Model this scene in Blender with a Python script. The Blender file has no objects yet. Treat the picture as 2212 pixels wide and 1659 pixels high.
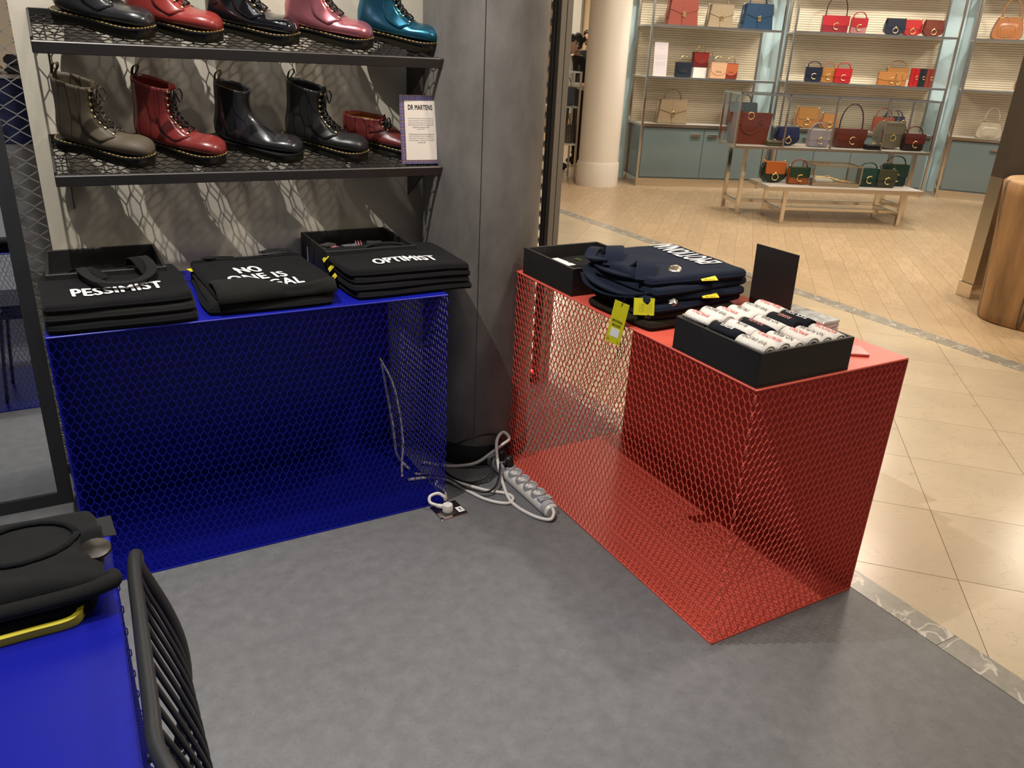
import bpy, math, random
from math import sin, cos, pi, radians, sqrt
from mathutils import Vector, Matrix, noise
SC = bpy.context.scene
COL = SC.collection
random.seed(7)
# ------------------------------------------------------------ camera
cam_d = bpy.data.cameras.new('camera'); CAM = bpy.data.objects.new('camera', cam_d); COL.objects.link(CAM)
cam_d.sensor_fit = 'HORIZONTAL'; cam_d.sensor_width = 36.0; cam_d.lens = 36.0*1689.8/2212; cam_d.clip_start = .02
_R = Vector((.87391638, -.48402453, .04461411)); _U = Vector((.15141197, .35829205, .92124982)); _F = Vector((.46189239, .79834019, -.3864044))
CAM.matrix_world = Matrix(((_R.x, _U.x, -_F.x, 0), (_R.y, _U.y, -_F.y, 0), (_R.z, _U.z, -_F.z, 1.45), (0, 0, 0, 1)))
SC.camera = CAM
SC.view_settings.view_transform = 'Standard'; SC.view_settings.look = 'None'
SC.view_settings.gamma = 1; SC.view_settings.use_curve_mapping = False; SC.view_settings.exposure = 0.0
# ------------------------------------------------------------ world and lamps
W = bpy.data.worlds.new('world'); SC.world = W; W.use_nodes = True
bg = W.node_tree.nodes['Background']; bg.inputs[0].default_value = (.80, .78, .76, 1); bg.inputs[1].default_value = .26

SA = radians(30.0523)
def S2W(x, y):                      # boutique axes (x right, y away from the viewer) to world
    return Vector((x*cos(SA)+y*sin(SA), -x*sin(SA)+y*cos(SA)))

def spot(name, loc, tgt, power, cone, col, rad=.03, blend=.35):
    l = bpy.data.lights.new(name, 'SPOT'); l.energy = power; l.spot_size = radians(cone); l.spot_blend = blend
    l.color = col; l.shadow_soft_size = rad
    o = bpy.data.objects.new(name, l); COL.objects.link(o); o.location = loc
    o.rotation_euler = (Vector(tgt)-Vector(loc)).to_track_quat('-Z', 'Y').to_euler(); return o
def area(name, loc, size, power, col, size_y=None):
    l = bpy.data.lights.new(name, 'AREA'); l.energy = power; l.size = size; l.color = col
    if size_y: l.shape = 'RECTANGLE'; l.size_y = size_y
    o = bpy.data.objects.new(name, l); COL.objects.link(o); o.location = loc; return o
WARM = (1, .86, .69); NEUT = (1, .93, .86); COOL = (.92, .95, 1)
spot('shelf_spotlight', (-.02, 1.80, 3.05), (.45, 2.72, 1.2), 190, 95, (1, .95, .90), .010)
spot('table_spotlight', (.45, 1.72, 3.05), (.45, 1.95, .4), 22, 85, (1, .95, .9), .05, .6)
spot('aisle_spotlight', (.55, .30, 3.05), (.60, .42, 0), 62, 62, (1, .96, .93), .06, .9)
spot('desk_spotlight', (-.35, .75, 3.05), (-.2, .75, .5), 115, 60, (.96, .96, 1), .06)
spot('red_stand_spotlight', (2.15, 1.25, 3.05), (1.6, 1.7, .6), 82, 100, (1, .86, .72), .05)
spot('column_spotlight', (2.05, .7, 3.05), (1.3, 2.4, 1.0), 42, 70, (1, .9, .78), .06)
area('walkway_fill_light', (3.0, -.5, 3.1), .8, 16, WARM)  # added light, brightens the red stand's end face and the near tiles
area('store_fill_light', (.45, 1.1, 3.1), 1.5, 17, (1, .95, .9))  # added broad fill standing in for bounced light on the boot wall
for i, (sx, sy, pw) in enumerate(((2.2, 4.3, 110), (4.6, 4.2, 110), (1.2, 7.0, 130), (3.4, 6.6, 130), (5.6, 7.0, 110), (2.3, 9.2, 110), (4.4, 9.0, 110), (.3, 12.6, 110), (.7, 15.6, 170))):  # last entry: unseen lamp added to lighten the far wall
    p = S2W(sx, sy); area('boutique_ceiling_lamp', (p.x, p.y, 3.1), .5, pw*.32, WARM if sy < 8 else (1, .90, .76))
for i, (sx, sy) in enumerate(((1.9, 8.9), (2.9, 9.2), (4.0, 9.1), (5.0, 8.9), (6.2, 8.7))):
    p = S2W(sx, sy); q = S2W(sx+.08, 10.9)
    spot('shelf_picture_spotlight', (p.x, p.y, 3.05), (q.x, q.y, 1.2), 84, 62, (1, .93, .82), .03)
spot('log_table_spotlight', (*S2W(2.9, 4.0), 3.05), (*S2W(2.6, 5.6), 0), 110, 50, (1, .80, .55), .05)

# ------------------------------------------------------------ materials
MATS = {}
def mat(name, col, rough=.5, metal=0, var=0, scale=8, bump=0, bscale=60, coat=0, emis=0, rnd=0, detail=4, stretch=None, sheen=0, spec=.5, vein=None):
    if name in MATS: return MATS[name]
    m = bpy.data.materials.new(name); MATS[name] = m; m.use_nodes = True
    nt = m.node_tree; N = nt.nodes; L = nt.links; b = N['Principled BSDF']
    b.inputs['Base Color'].default_value = (*col, 1); b.inputs['Roughness'].default_value = rough; b.inputs['Metallic'].default_value = metal
    b.inputs['Specular IOR Level'].default_value = spec
    if coat: b.inputs['Coat Weight'].default_value = coat; b.inputs['Coat Roughness'].default_value = .08
    if sheen: b.inputs['Sheen Weight'].default_value = sheen; b.inputs['Sheen Roughness'].default_value = .4
    if emis: b.inputs['Emission Color'].default_value = (*col, 1); b.inputs['Emission Strength'].default_value = emis
    tc = N.new('ShaderNodeTexCoord'); src = tc.outputs['Object']
    if stretch:
        mp = N.new('ShaderNodeMapping'); mp.inputs['Scale'].default_value = stretch; L.new(src, mp.inputs[0]); src = mp.outputs[0]
    out = None
    if var:
        n = N.new('ShaderNodeTexNoise'); n.inputs['Scale'].default_value = scale; n.inputs['Detail'].default_value = detail; n.inputs['Roughness'].default_value = .62
        L.new(src, n.inputs['Vector'])
        r = N.new('ShaderNodeMapRange'); r.inputs['From Min'].default_value = .3; r.inputs['From Max'].default_value = .7
        r.inputs['To Min'].default_value = 1-var; r.inputs['To Max'].default_value = 1+var; L.new(n.outputs[0], r.inputs[0]); out = r.outputs[0]
    if rnd:
        oi = N.new('ShaderNodeObjectInfo'); r2 = N.new('ShaderNodeMapRange'); r2.inputs['To Min'].default_value = 1-rnd; r2.inputs['To Max'].default_value = 1+rnd
        L.new(oi.outputs['Random'], r2.inputs[0])
        if out:
            mu = N.new('ShaderNodeMath'); mu.operation = 'MULTIPLY'; L.new(out, mu.inputs[0]); L.new(r2.outputs[0], mu.inputs[1]); out = mu.outputs[0]
        else: out = r2.outputs[0]
    cs = None
    if out:
        mx = N.new('ShaderNodeVectorMath'); mx.operation = 'SCALE'; mx.inputs[0].default_value = col; L.new(out, mx.inputs['Scale']); cs = mx.outputs[0]
    if vein:
        vn = N.new('ShaderNodeTexNoise'); vn.inputs['Scale'].default_value = vein[1]; vn.inputs['Detail'].default_value = 6; vn.inputs['Distortion'].default_value = vein[3] if len(vein) > 3 else 1.5
        L.new(src, vn.inputs['Vector'])
        a1 = N.new('ShaderNodeMath'); a1.operation = 'SUBTRACT'; a1.inputs[1].default_value = .5; L.new(vn.outputs[0], a1.inputs[0])
        a2 = N.new('ShaderNodeMath'); a2.operation = 'ABSOLUTE'; L.new(a1.outputs[0], a2.inputs[0])
        a3 = N.new('ShaderNodeMapRange'); a3.inputs['From Min'].default_value = 0; a3.inputs['From Max'].default_value = vein[2]; a3.inputs['To Min'].default_value = 1; a3.inputs['To Max'].default_value = 0
        L.new(a2.outputs[0], a3.inputs[0])
        mi = N.new('ShaderNodeMix'); mi.data_type = 'RGBA'; L.new(a3.outputs[0], mi.inputs['Factor'])
        if cs: L.new(cs, mi.inputs['A'])
        else: mi.inputs['A'].default_value = (*col, 1)
        mi.inputs['B'].default_value = (*vein[0], 1); cs = mi.outputs['Result']
    if cs: L.new(cs, b.inputs['Base Color'])
    if bump:
        n2 = N.new('ShaderNodeTexNoise'); n2.inputs['Scale'].default_value = bscale; n2.inputs['Detail'].default_value = 3; L.new(src, n2.inputs['Vector'])
        bp = N.new('ShaderNodeBump'); bp.inputs['Strength'].default_value = bump; bp.inputs['Distance'].default_value = .004; L.new(n2.outputs[0], bp.inputs['Height']); L.new(bp.outputs[0], b.inputs['Normal'])
    return m
def glass_mat(name, tint=(.93, .97, .96), gloss=.10):
    m = bpy.data.materials.new(name); MATS[name] = m; m.use_nodes = True; nt = m.node_tree; N = nt.nodes; L = nt.links
    N.remove(N['Principled BSDF']); o = N['Material Output']
    t = N.new('ShaderNodeBsdfTransparent'); t.inputs[0].default_value = (*tint, 1)
    g = N.new('ShaderNodeBsdfGlossy'); g.inputs['Roughness'].default_value = .02
    fr = N.new('ShaderNodeFresnel'); fr.inputs[0].default_value = 1.45
    ad = N.new('ShaderNodeMath'); ad.operation = 'MULTIPLY_ADD'; ad.inputs[1].default_value = .45; ad.inputs[2].default_value = gloss*.15; L.new(fr.outputs[0], ad.inputs[0])
    mx = N.new('ShaderNodeMixShader'); L.new(ad.outputs[0], mx.inputs[0]); L.new(t.outputs[0], mx.inputs[1]); L.new(g.outputs[0], mx.inputs[2]); L.new(mx.outputs[0], o.inputs[0])
    return m
M_GLASS = glass_mat('clear_glass', (.975, .985, .98)); M_ACR = glass_mat('clear_acrylic', (.9, .93, .93), .2)
def srgb(r, g, b):
    f = lambda c: (c/255/12.92) if c <= 10 else ((c/255+.055)/1.055)**2.4
    return (f(r), f(g), f(b))
M_LINO = mat('grey_linoleum', (.150, .152, .155), .50, var=.16, scale=22, detail=12, bump=.05, bscale=300, vein=((.09, .09, .09), 70, .010, .8))
M_WALL = mat('greige_plaster', (.53, .485, .39), .75, var=.06, scale=4, bump=.08, bscale=120)
M_COLM = mat('dark_concrete', (.140, .130, .118), .48, var=.30, scale=8, detail=10, bump=.12, bscale=90, stretch=(1, 1, .5))
M_BLUE = mat('ultramarine_paint', (.007, .011, .30), .36, var=.03, spec=.3)
M_RED = mat('coral_red_paint', (.68, .105, .070), .42, var=.03)
M_BLACK = mat('matt_black_board', (.013, .012, .011), .55, var=.1, bump=.05)
M_DARKM = mat('dark_gunmetal', (.075, .072, .068), .42, metal=.7, var=.1)
M_BLKMET = mat('black_powder_coat', (.024, .025, .027), .42, var=.1)
M_COT = mat('black_cotton', (.0085, .0085, .0095), .95, bump=.35, bscale=500, sheen=.04, spec=.15)
M_COT2 = mat('charcoal_cotton', (.016, .016, .015), .95, bump=.35, bscale=500, sheen=.04, spec=.15)
M_NAVY = mat('navy_cotton', (.010, .015, .030), .95, bump=.35, bscale=500, sheen=.06, spec=.15)
M_BROWN = mat('dark_brown_knit', (.020, .015, .008), .95, bump=.6, bscale=220, spec=.2)
M_YEL = mat('yellow_label', srgb(232, 214, 40), .6)
M_YELIN = mat('olive_lining', srgb(110, 98, 20), .8)
M_WHITE = mat('white_print', (.85, .84, .82), .7)
M_WCOT = mat('white_rib_knit', (.80, .76, .70), .95, bump=.5, bscale=260, spec=.2)
M_REDP = mat('red_print', (.62, .03, .03), .7)
M_BLKP = mat('black_print', (.008, .008, .008), .7)
M_CHROME = mat('polished_steel', (.72, .66, .58), .16, metal=1)
M_SILVER = mat('silver_mesh', (.55, .54, .50), .35, metal=.8)
M_GOLD = mat('gold_metal', (.95, .72, .34), .18, metal=1)
M_TILE = mat('beige_stone', (.62, .525, .375), .22, var=.07, scale=3, rnd=.05, vein=((.50, .41, .29), 5, .006))
M_GROUT = mat('tile_grout', (.42, .35, .26), .7)
M_MARB = mat('grey_marble', (.33, .32, .28), .25, var=.25, scale=9, vein=((.68, .64, .56), 6, .02))
M_OAK = mat('pale_oak', (.56, .42, .265), .34, var=.12, scale=6, rnd=.07, stretch=(13, 1.3, 6), vein=((.47, .335, .195), 1.1, .035, 1.5))
M_OAKD = mat('oak_joint', (.40, .285, .17), .6)
M_CREAM = mat('cream_paint', (.84, .78, .70), .5)
M_RIB = mat('cream_ribbed_panel', (.80, .72, .57), .55)
M_PBLUE = mat('pale_blue_panel', (.54, .72, .77), .35)
M_TEAL = mat('grey_blue_lacquer', (.135, .180, .190), .14, coat=.4)
M_WTOP = mat('white_lacquer', (.66, .63, .59), .25)
M_CEIL = mat('white_ceiling', (.75, .72, .68), .8); M_DCEIL = mat('dark_ceiling', (.10, .10, .10), .8)
M_PLAST = mat('white_plastic', (.74, .71, .66), .35); M_GPLAS = mat('grey_plastic', (.42, .43, .45), .4)
M_RUB = mat('black_rubber', (.012, .012, .012), .45)

# ------------------------------------------------------------ mesh builder
class MB:
    def __init__(s): s.v = []; s.f = []; s.mi = []; s.cur = 0
    def add(s, vs, fs):
        o = len(s.v); s.v += [tuple(q) for q in vs]; s.f += [tuple(i+o for i in f) for f in fs]; s.mi += [s.cur]*len(fs); return s
    def box(s, x0, x1, y0, y1, z0, z1, b=0):
        if b:
            b = min(b, (x1-x0)*.49, (y1-y0)*.49, (z1-z0)*.49)
            rings = []
            for z, i in ((z0, b), (z0+b, 0), (z1-b, 0), (z1, b)):
                X0, X1, Y0, Y1 = x0+i, x1-i, y0+i, y1-i; c = b*.6
                rings.append([(X0+c, Y0, z), (X1-c, Y0, z), (X1, Y0+c, z), (X1, Y1-c, z), (X1-c, Y1, z), (X0+c, Y1, z), (X0, Y1-c, z), (X0, Y0+c, z)])
            return s.loft(rings, True, True)
        s.add([(x0, y0, z0), (x1, y0, z0), (x1, y1, z0), (x0, y1, z0), (x0, y0, z1), (x1, y0, z1), (x1, y1, z1), (x0, y1, z1)],
              [(0, 3, 2, 1), (4, 5, 6, 7), (0, 1, 5, 4), (1, 2, 6, 5), (2, 3, 7, 6), (3, 0, 4, 7)]); return s
    def loft(s, rings, cap0=False, cap1=False, closed=True):
        n = len(rings[0]); vs = [q for r in rings for q in r]; fs = []
        for i in range(len(rings)-1):
            for j in range(n if closed else n-1):
                k = (j+1) % n; fs.append((i*n+j, i*n+k, (i+1)*n+k, (i+1)*n+j))
        if cap0: fs.append(tuple(range(n-1, -1, -1)))
        if cap1: fs.append(tuple((len(rings)-1)*n+j for j in range(n)))
        return s.add(vs, fs)
    def tube(s, pts, r, n=8, caps=True, flat=None):
        P = [Vector(q) for q in pts]; R = r if isinstance(r, (list, tuple)) else [r]*len(P); rings = []; up = None
        for i, q in enumerate(P):
            t = (P[min(i+1, len(P)-1)]-P[max(i-1, 0)])
            if t.length < 1e-9: t = Vector((0, 0, 1))
            t.normalize()
            if up is None:
                a = Vector((0, 0, 1)) if abs(t.z) < .9 else Vector((1, 0, 0)); up = (a-t*a.dot(t)).normalized()
            else:
                up = up-t*up.dot(t); up = up.normalized() if up.length > 1e-6 else t.orthogonal().normalized()
            sd = t.cross(up); fx = flat or 1
            rings.append([q+(sd*cos(2*pi*j/n)+up*sin(2*pi*j/n)*fx)*R[i] for j in range(n)])
        return s.loft(rings, caps, caps)
    def lathe(s, prof, n=20, c=(0, 0), cap0=True, cap1=True):
        return s.loft([[(c[0]+r*cos(2*pi*j/n), c[1]+r*sin(2*pi*j/n), z) for j in range(n)] for r, z in prof], cap0, cap1)
    def prism(s, poly, y0, y1, ax='y', b=0):
        # polygon in (x,z) pushed along y (or in (x,y) along z)
        def P(q, d, k=1.0):
            cx = sum(p[0] for p in poly)/len(poly); cy = sum(p[1] for p in poly)/len(poly)
            x = cx+(q[0]-cx)*k; z = cy+(q[1]-cy)*k
            return (x, d, z) if ax == 'y' else (x, z, d)
        if b:
            k = .93 if b is True else b; e = (y1-y0)*.22
            rs = [[P(q, y0, k) for q in poly], [P(q, y0+e) for q in poly], [P(q, y1-e) for q in poly], [P(q, y1, k) for q in poly]]
        else: rs = [[P(q, y0) for q in poly], [P(q, y1) for q in poly]]
        return s.loft(rs, True, True)
    def seg(s, a, b, w, d, nrm):
        a = Vector(a); b = Vector(b); t = (b-a).normalized(); n = Vector(nrm); q = t.cross(n)*(w/2); n = n*(d/2)
        s.add([a+q+n, a-q+n, a-q-n, a+q-n, b+q+n, b-q+n, b-q-n, b+q-n], [(0, 1, 5, 4), (1, 2, 6, 5), (2, 3, 7, 6), (3, 0, 4, 7)]); return s
    def xf(s, M):
        s.v = [tuple(M @ Vector(q)) for q in s.v]; return s
    def mesh(s, name, m, smooth=False):
        me = bpy.data.meshes.new(name); me.from_pydata(s.v, [], s.f)
        for q in (m if isinstance(m, (list, tuple)) else [m]): me.materials.append(q)
        if isinstance(m, (list, tuple)): me.polygons.foreach_set('material_index', s.mi)
        if smooth:
            me.polygons.foreach_set('use_smooth', [True]*len(me.polygons))
            if smooth is not True:
                try: me.set_sharp_from_angle(angle=radians(smooth))
                except Exception: pass
        me.update(); return me
    def obj(s, name, m, parent=None, smooth=False): return link(name, s.mesh(name, m, smooth), parent)
def link(name, me, parent=None, loc=None, rz=None):
    o = bpy.data.objects.new(name, me); COL.objects.link(o)
    if parent: o.parent = parent
    if loc is not None: o.location = loc
    if rz is not None: o.rotation_euler = (0, 0, rz)
    return o
def tag(o, label, cat, group=None):
    o['label'] = label; o['category'] = cat
    if group: o['group'] = group
    return o
def thing(name, label, cat, loc=(0, 0, 0), rz=0, group=None):
    o = bpy.data.objects.new(name, None); COL.objects.link(o); o.location = loc; o.rotation_euler = (0, 0, rz); o.empty_display_size = .05
    return tag(o, label, cat, group)
def struct(o): o['kind'] = 'structure'; return o
def stuff(o): o['kind'] = 'stuff'; return o
def arc(c, r, a0, a1, n, ax='xz', ry=None):
    out = []
    for i in range(n+1):
        t = radians(a0+(a1-a0)*i/n); p, q = r*cos(t), (ry or r)*sin(t)
        out.append((c[0]+p, c[1], c[2]+q) if ax == 'xz' else (c[0]+p, c[1]+q, c[2]) if ax == 'xy' else (c[0], c[1]+p, c[2]+q))
    return out
def spline(pts, k=6):
    P = [Vector(q) for q in pts]; P = [P[0]]+P+[P[-1]]; out = []
    for i in range(1, len(P)-2):
        a, b, c, d = P[i-1:i+3]
        for j in range(k):
            t = j/k; out.append(.5*((2*b)+(c-a)*t+(2*a-5*b+4*c-d)*t*t+(3*b-a-3*c+d)*t**3))
    out.append(P[-1]); return out
def hexmesh(w, h, cw=.0205, ch=.0445, t=.0012, d=.0026, bond=.22, mb=None):
    """expanded metal sheet in the local xz plane, x 0..w, z 0..h, facing -y"""
    mb = mb or MB(); n = (0, 1, 0); nx = int(round(w/cw)); nz = int(round(h/ch*2)); cw = w/nx; hh = h/nz; bl = hh*2*bond
    for j in range(nz+1):
        z = j*hh; off = .5 if j % 2 else 0
        for i in range(nx+(0 if j % 2 else 1)):
            x = (i+off)*cw
            z0 = max(0, z-bl/2); z1 = min(h, z+bl/2)
            if z1 > z0: mb.seg((x, 0, z0), (x, 0, z1), t*1.45, d, n)
            if j < nz:
                zt = z+bl/2; zb = z+hh-bl/2
                for sg in (-1, 1):
                    x2 = x+sg*cw/2
                    if -1e-6 <= x2 <= w+1e-6: mb.seg((x, 0, zt), (x2, 0, zb), t, d, n)
    return mb
# lettering: flat glyph outlines mapped onto a surface
_TX = {}
def glyphs(s, bold=.0):
    key = (s, bold)
    if key in _TX: return _TX[key]
    cu = bpy.data.curves.new('lettering', 'FONT'); cu.body = s; cu.size = 1; cu.resolution_u = 3; cu.offset = bold; cu.fill_mode = 'FRONT'; cu.space_character = 1.08; cu.align_x = 'CENTER'; cu.space_line = .92
    o = bpy.data.objects.new('lettering', cu); COL.objects.link(o); dg = bpy.context.evaluated_depsgraph_get()
    me = bpy.data.meshes.new_from_object(o.evaluated_get(dg)); bpy.data.objects.remove(o); bpy.data.curves.remove(cu)
    vs = [v.co.copy() for v in me.vertices]; fs = [tuple(p.vertices) for p in me.polygons]; bpy.data.meshes.remove(me)
    x0 = min(v.x for v in vs); x1 = max(v.x for v in vs); y0 = min(v.y for v in vs); y1 = max(v.y for v in vs)
    vs = [((v.x-x0)/(x1-x0)-.5, (v.y-y0)/(y1-y0)-.5) for v in vs]
    _TX[key] = (vs, fs, (x1-x0)/(y1-y0)); return _TX[key]
def split_tris(vs, fs, w, h, lim):
    vs = list(vs); out = []; todo = [(f, 0) for f in fs]; mid = {}
    def m_(a, b):
        k = (min(a, b), max(a, b))
        if k not in mid: mid[k] = len(vs); vs.append(((vs[a][0]+vs[b][0])/2, (vs[a][1]+vs[b][1])/2))
        return mid[k]
    while todo:
        f, d = todo.pop()
        if len(f) == 3 and d < 4 and max(math.hypot((vs[f[i]][0]-vs[f[i-1]][0])*w, (vs[f[i]][1]-vs[f[i-1]][1])*h) for i in range(3)) > lim:
            a, b, c = f; ab, bc, ca = m_(a, b), m_(b, c), m_(c, a)
            todo += [((a, ab, ca), d+1), ((ab, b, bc), d+1), ((ca, bc, c), d+1), ((ab, bc, ca), d+1)]
        else: out.append(f)
    return vs, out
def text(s, fn, w, h, m, parent, name='lettering', bold=.015):
    """fn(u,v) -> 3d point for text coordinates u in [-w/2,w/2], v in [-h/2,h/2]"""
    vs, fs, _ = glyphs(s, 0); mb = MB()
    if max(w, h) > .06: vs, fs = split_tris(vs, fs, w, h, .009)
    k = bold*h*1.2      # heavier strokes: the outline drawn again a little to each side
    for dx, dy in (((0, 0),) if bold < .005 else ((0, 0), (k, 0), (-k, 0), (0, k), (0, -k))):
        mb.add([fn(u*w*(1-bold*.5)+dx, v*h*.97+dy) for u, v in vs], fs)
    return mb.obj(name, m, parent)
# ============================================================ the setting
def to_px(p):
    d = Vector(p)-Vector((0, 0, 1.45)); w = d.dot(_F)
    if w < .1: return None
    return 1106+1689.8*d.dot(_R)/w, 829.5-1689.8*d.dot(_U)/w
def near_view(p, mg=420):
    q = to_px(p); return q is not None and -mg < q[0] < 2212+mg and -mg < q[1] < 1659+mg
def clip(poly, xlo, xhi):
    for sgn, lim in ((1, xlo), (-1, -xhi)):
        out = []
        for i in range(len(poly)):
            a, b = poly[i], poly[(i+1) % len(poly)]; da, db = sgn*a[0]-lim, sgn*b[0]-lim
            if da >= 0: out.append(a)
            if da*db < 0:
                t = da/(da-db); out.append((a[0]+(b[0]-a[0])*t, a[1]+(b[1]-a[1])*t))
        poly = out
        if len(poly) < 3: return []
    return poly
XS0, XS1, XW0, XW1 = 1.915, 2.005, 4.37, 4.50
floor = struct(MB().box(-9, XS0, -5, 18, -.05, 0).obj('floor', M_LINO))
walk = struct(MB().box(XS0, XW1, -5, 18, -.05, -.004).obj('floor_walkway', M_GROUT))
bout = struct(MB().box(XW1, 18, -8, 18, -.05, -.004).obj('floor_boutique', M_OAKD))
# square stone tiles laid diagonally
SQ = sqrt(.5); TP, TQ = .6*SQ, .613*SQ; g = .0012
tile_me = MB().box(g-TP/2, TP/2-g, g-TQ/2, TQ/2-g, -.006, 0).mesh('tile', M_TILE)
def pq(p, q): return ((q+p)*SQ, (q-p)*SQ)
for k in range(-14, 12):
    for l in range(-10, 30):
        p = (1.2+.6*k)*SQ+TP/2; q = (3.32+.613*l)*SQ+TQ/2
        c = pq(p, q)
        if not (XS1-.4 < c[0] < XW0+.4 and -1.6 < c[1] < 11) or not near_view((c[0], c[1], 0)): continue
        poly = [pq(p+a*(TP/2-g), q+b*(TQ/2-g)) for a, b in ((-1, -1), (-1, 1), (1, 1), (1, -1))]
        xs = [v[0] for v in poly]
        if min(xs) >= XS1 and max(xs) <= XW0:
            link('tile', tile_me, walk, (c[0], c[1], 0), pi/4-pi/2)
        else:
            cp = clip(poly, XS1, XW0)
            if cp: MB().prism([(x, y) for x, y in cp][::-1], -.006, 0, 'z').obj('tile', M_TILE, walk)
strip_me = MB().box(0, XS1-XS0-.002, .001, .419, -.006, .001).mesh('marble_slab', M_MARB)
for i in range(26):
    y = -1.2+.42*i
    if near_view((XS0, y+.2, 0)): link('marble_slab', strip_me, walk, (XS0+.001, y, 0))
strip2 = MB().box(0, XW1-XW0-.002, .001, .598, -.006, .001).mesh('marble_slab', M_MARB)
for i in range(20):
    y = -1.0+.6*i
    if near_view((XW0, y+.3, 0)): link('marble_slab', strip2, walk, (XW0+.001, y, 0))
# oak planks laid along the diagonal
PW, PL = .145, .95
plank_me = MB().box(.0008-PW/2, PW/2-.0008, .0008-PL/2, PL/2-.0008, -.006, 0).mesh('plank', M_OAK)
cand = []
for k in range(-40, 70):
    for l in range(0, 26):
        p = k*PW; q = 2.4+l*PL+((k*37) % 100)/100*PL
        c = pq(p, q)
        if c[0] < XW1-.5 or not near_view((c[0], c[1], 0), 160) or c[1] > 15: continue
        cand.append((Vector(c).length, c, p, q))
cand.sort(key=lambda a: a[0]); rest = MB(); nsingle = 0
for d, c, p, q in cand:
    poly = [pq(p+a*(PW/2-.0008), q+b*(PL/2-.0008)) for a, b in ((-1, -1), (-1, 1), (1, 1), (1, -1))]
    inside = min(v[0] for v in poly) >= XW1
    if nsingle < 300:
        if inside: link('plank', plank_me, bout, (c[0], c[1], 0), pi/4-pi/2); nsingle += 1
        else:
            cp = clip(poly, XW1, 99)
            if cp: MB().prism(cp[::-1], -.006, 0, 'z').obj('plank', M_OAK, bout); nsingle += 1
    elif inside: rest.add([(*v, 0) for v in poly[::-1]]+[(*v, -.006) for v in poly[::-1]], [(0, 1, 2, 3), (4, 5, 1, 0), (5, 6, 2, 1), (6, 7, 3, 2), (7, 4, 0, 3)])
stuff(rest.obj('far_planks', M_OAK, bout))
# walls, column, ceilings
struct(MB().box(-.06, 1.26, 2.725, 2.86, 0, 3.15).obj('wall_back', M_WALL))
col = MB().lathe([(.206, .09), (.206, 3.15)], 48, (1.303, 2.535)).obj('column', M_COLM, None, 40); struct(col); col.name = 'wall_column'
for k in range(3):
    a0 = -118+k*120; rr = []
    for z in (.088, 3.15):
        rr.append([(1.303+.210*cos(radians(a0+.4+119.2*i/26)), 2.535+.210*sin(radians(a0+.4+119.2*i/26)), z) for i in range(27)])
    MB().loft(rr, closed=False).obj('cladding_panel', M_COLM, col, True)
MB().lathe([(.213, 0), (.213, .085), (.205, .092)], 40, (1.303, 2.535)).obj('plinth', M_RUB, col, 40)
struct(MB().box(-9, 1.96, -5, 18, 3.15, 3.2).obj('ceiling', M_DCEIL))
struct(MB().box(1.96, 18, -8, 18, 3.15, 3.2).obj('ceiling_boutique', M_CEIL))
# far end behind the boutique's white column
def sbox(x0, x1, y0, y1, z0, z1, m, name, parent=None, rz=0, b=0):
    o = MB().box(x0, x1, y0, y1, z0, z1, b).obj(name, m, parent); o.rotation_euler = (0, 0, -SA); return o
struct(sbox(-6, 12, 17.5, 17.7, 0, 3.15, mat('warm_plaster', (.80, .60, .36), .7), 'wall_far'))
struct(sbox(-4, -3.8, 6, 17.5, 0, 3.15, M_CREAM, 'wall_left'))
# ============================================================ display stands
def mesh_stand(name, label, x0, x1, y0, y1, h, m, solid, seam=()):
    t = thing(name, label, 'display stand', (x0, y0, 0)); w, d = x1-x0, y1-y0
    MB().box(0, w, 0, d, h-.006, h, .002).obj('table_top', m, t)
    MB().box(0, w, 0, d, .001, .006).obj('base_plate', m, t)
    sides = {'front': ((0, .003, 0), 0, w), 'back': ((0, d-.003, 0), 0, w), 'left': ((.003, 0, 0), pi/2, d), 'right': ((w-.003, 0, 0), pi/2, d)}
    for k, (loc, rz, ln) in sides.items():
        if k in solid:
            o = MB().box(0, ln, -.002, .002, .006, h-.006).obj('solid_panel', m, t)
        elif k in seam:     # two sheets butted together
            for q in (0, 1):
                o = hexmesh(ln*.47 if q == 0 else ln*.53-.003, h-.012).obj('mesh_panel', m, t)
                o.location = (loc[0]+q*(ln*.47+.003), loc[1], .006+q*.000); o.rotation_euler = (0, 0, rz)
            continue
        else:
            o = hexmesh(ln, h-.012).obj('mesh_panel', m, t); loc = (loc[0], loc[1], .006)
        o.location = loc; o.rotation_euler = (0, 0, rz)
    return t
H = .754
blue = mesh_stand('blue_mesh_stand', 'tall blue expanded-metal stand against the wall under the boot shelves', -.10, 1.0, 2.15, 2.70, H, M_BLUE, ('back', 'left'), ('front',))
red = mesh_stand('red_mesh_stand', 'red expanded-metal stand beside the beige stone walkway', 1.345, 1.905, 1.18, 2.34, H, M_RED, ('right',))
near = mesh_stand('blue_mesh_table', 'blue metal table in the near left corner with a black jumper on it', -.62, -.02, .06, 1.20, .75, M_BLUE, ())
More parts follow.
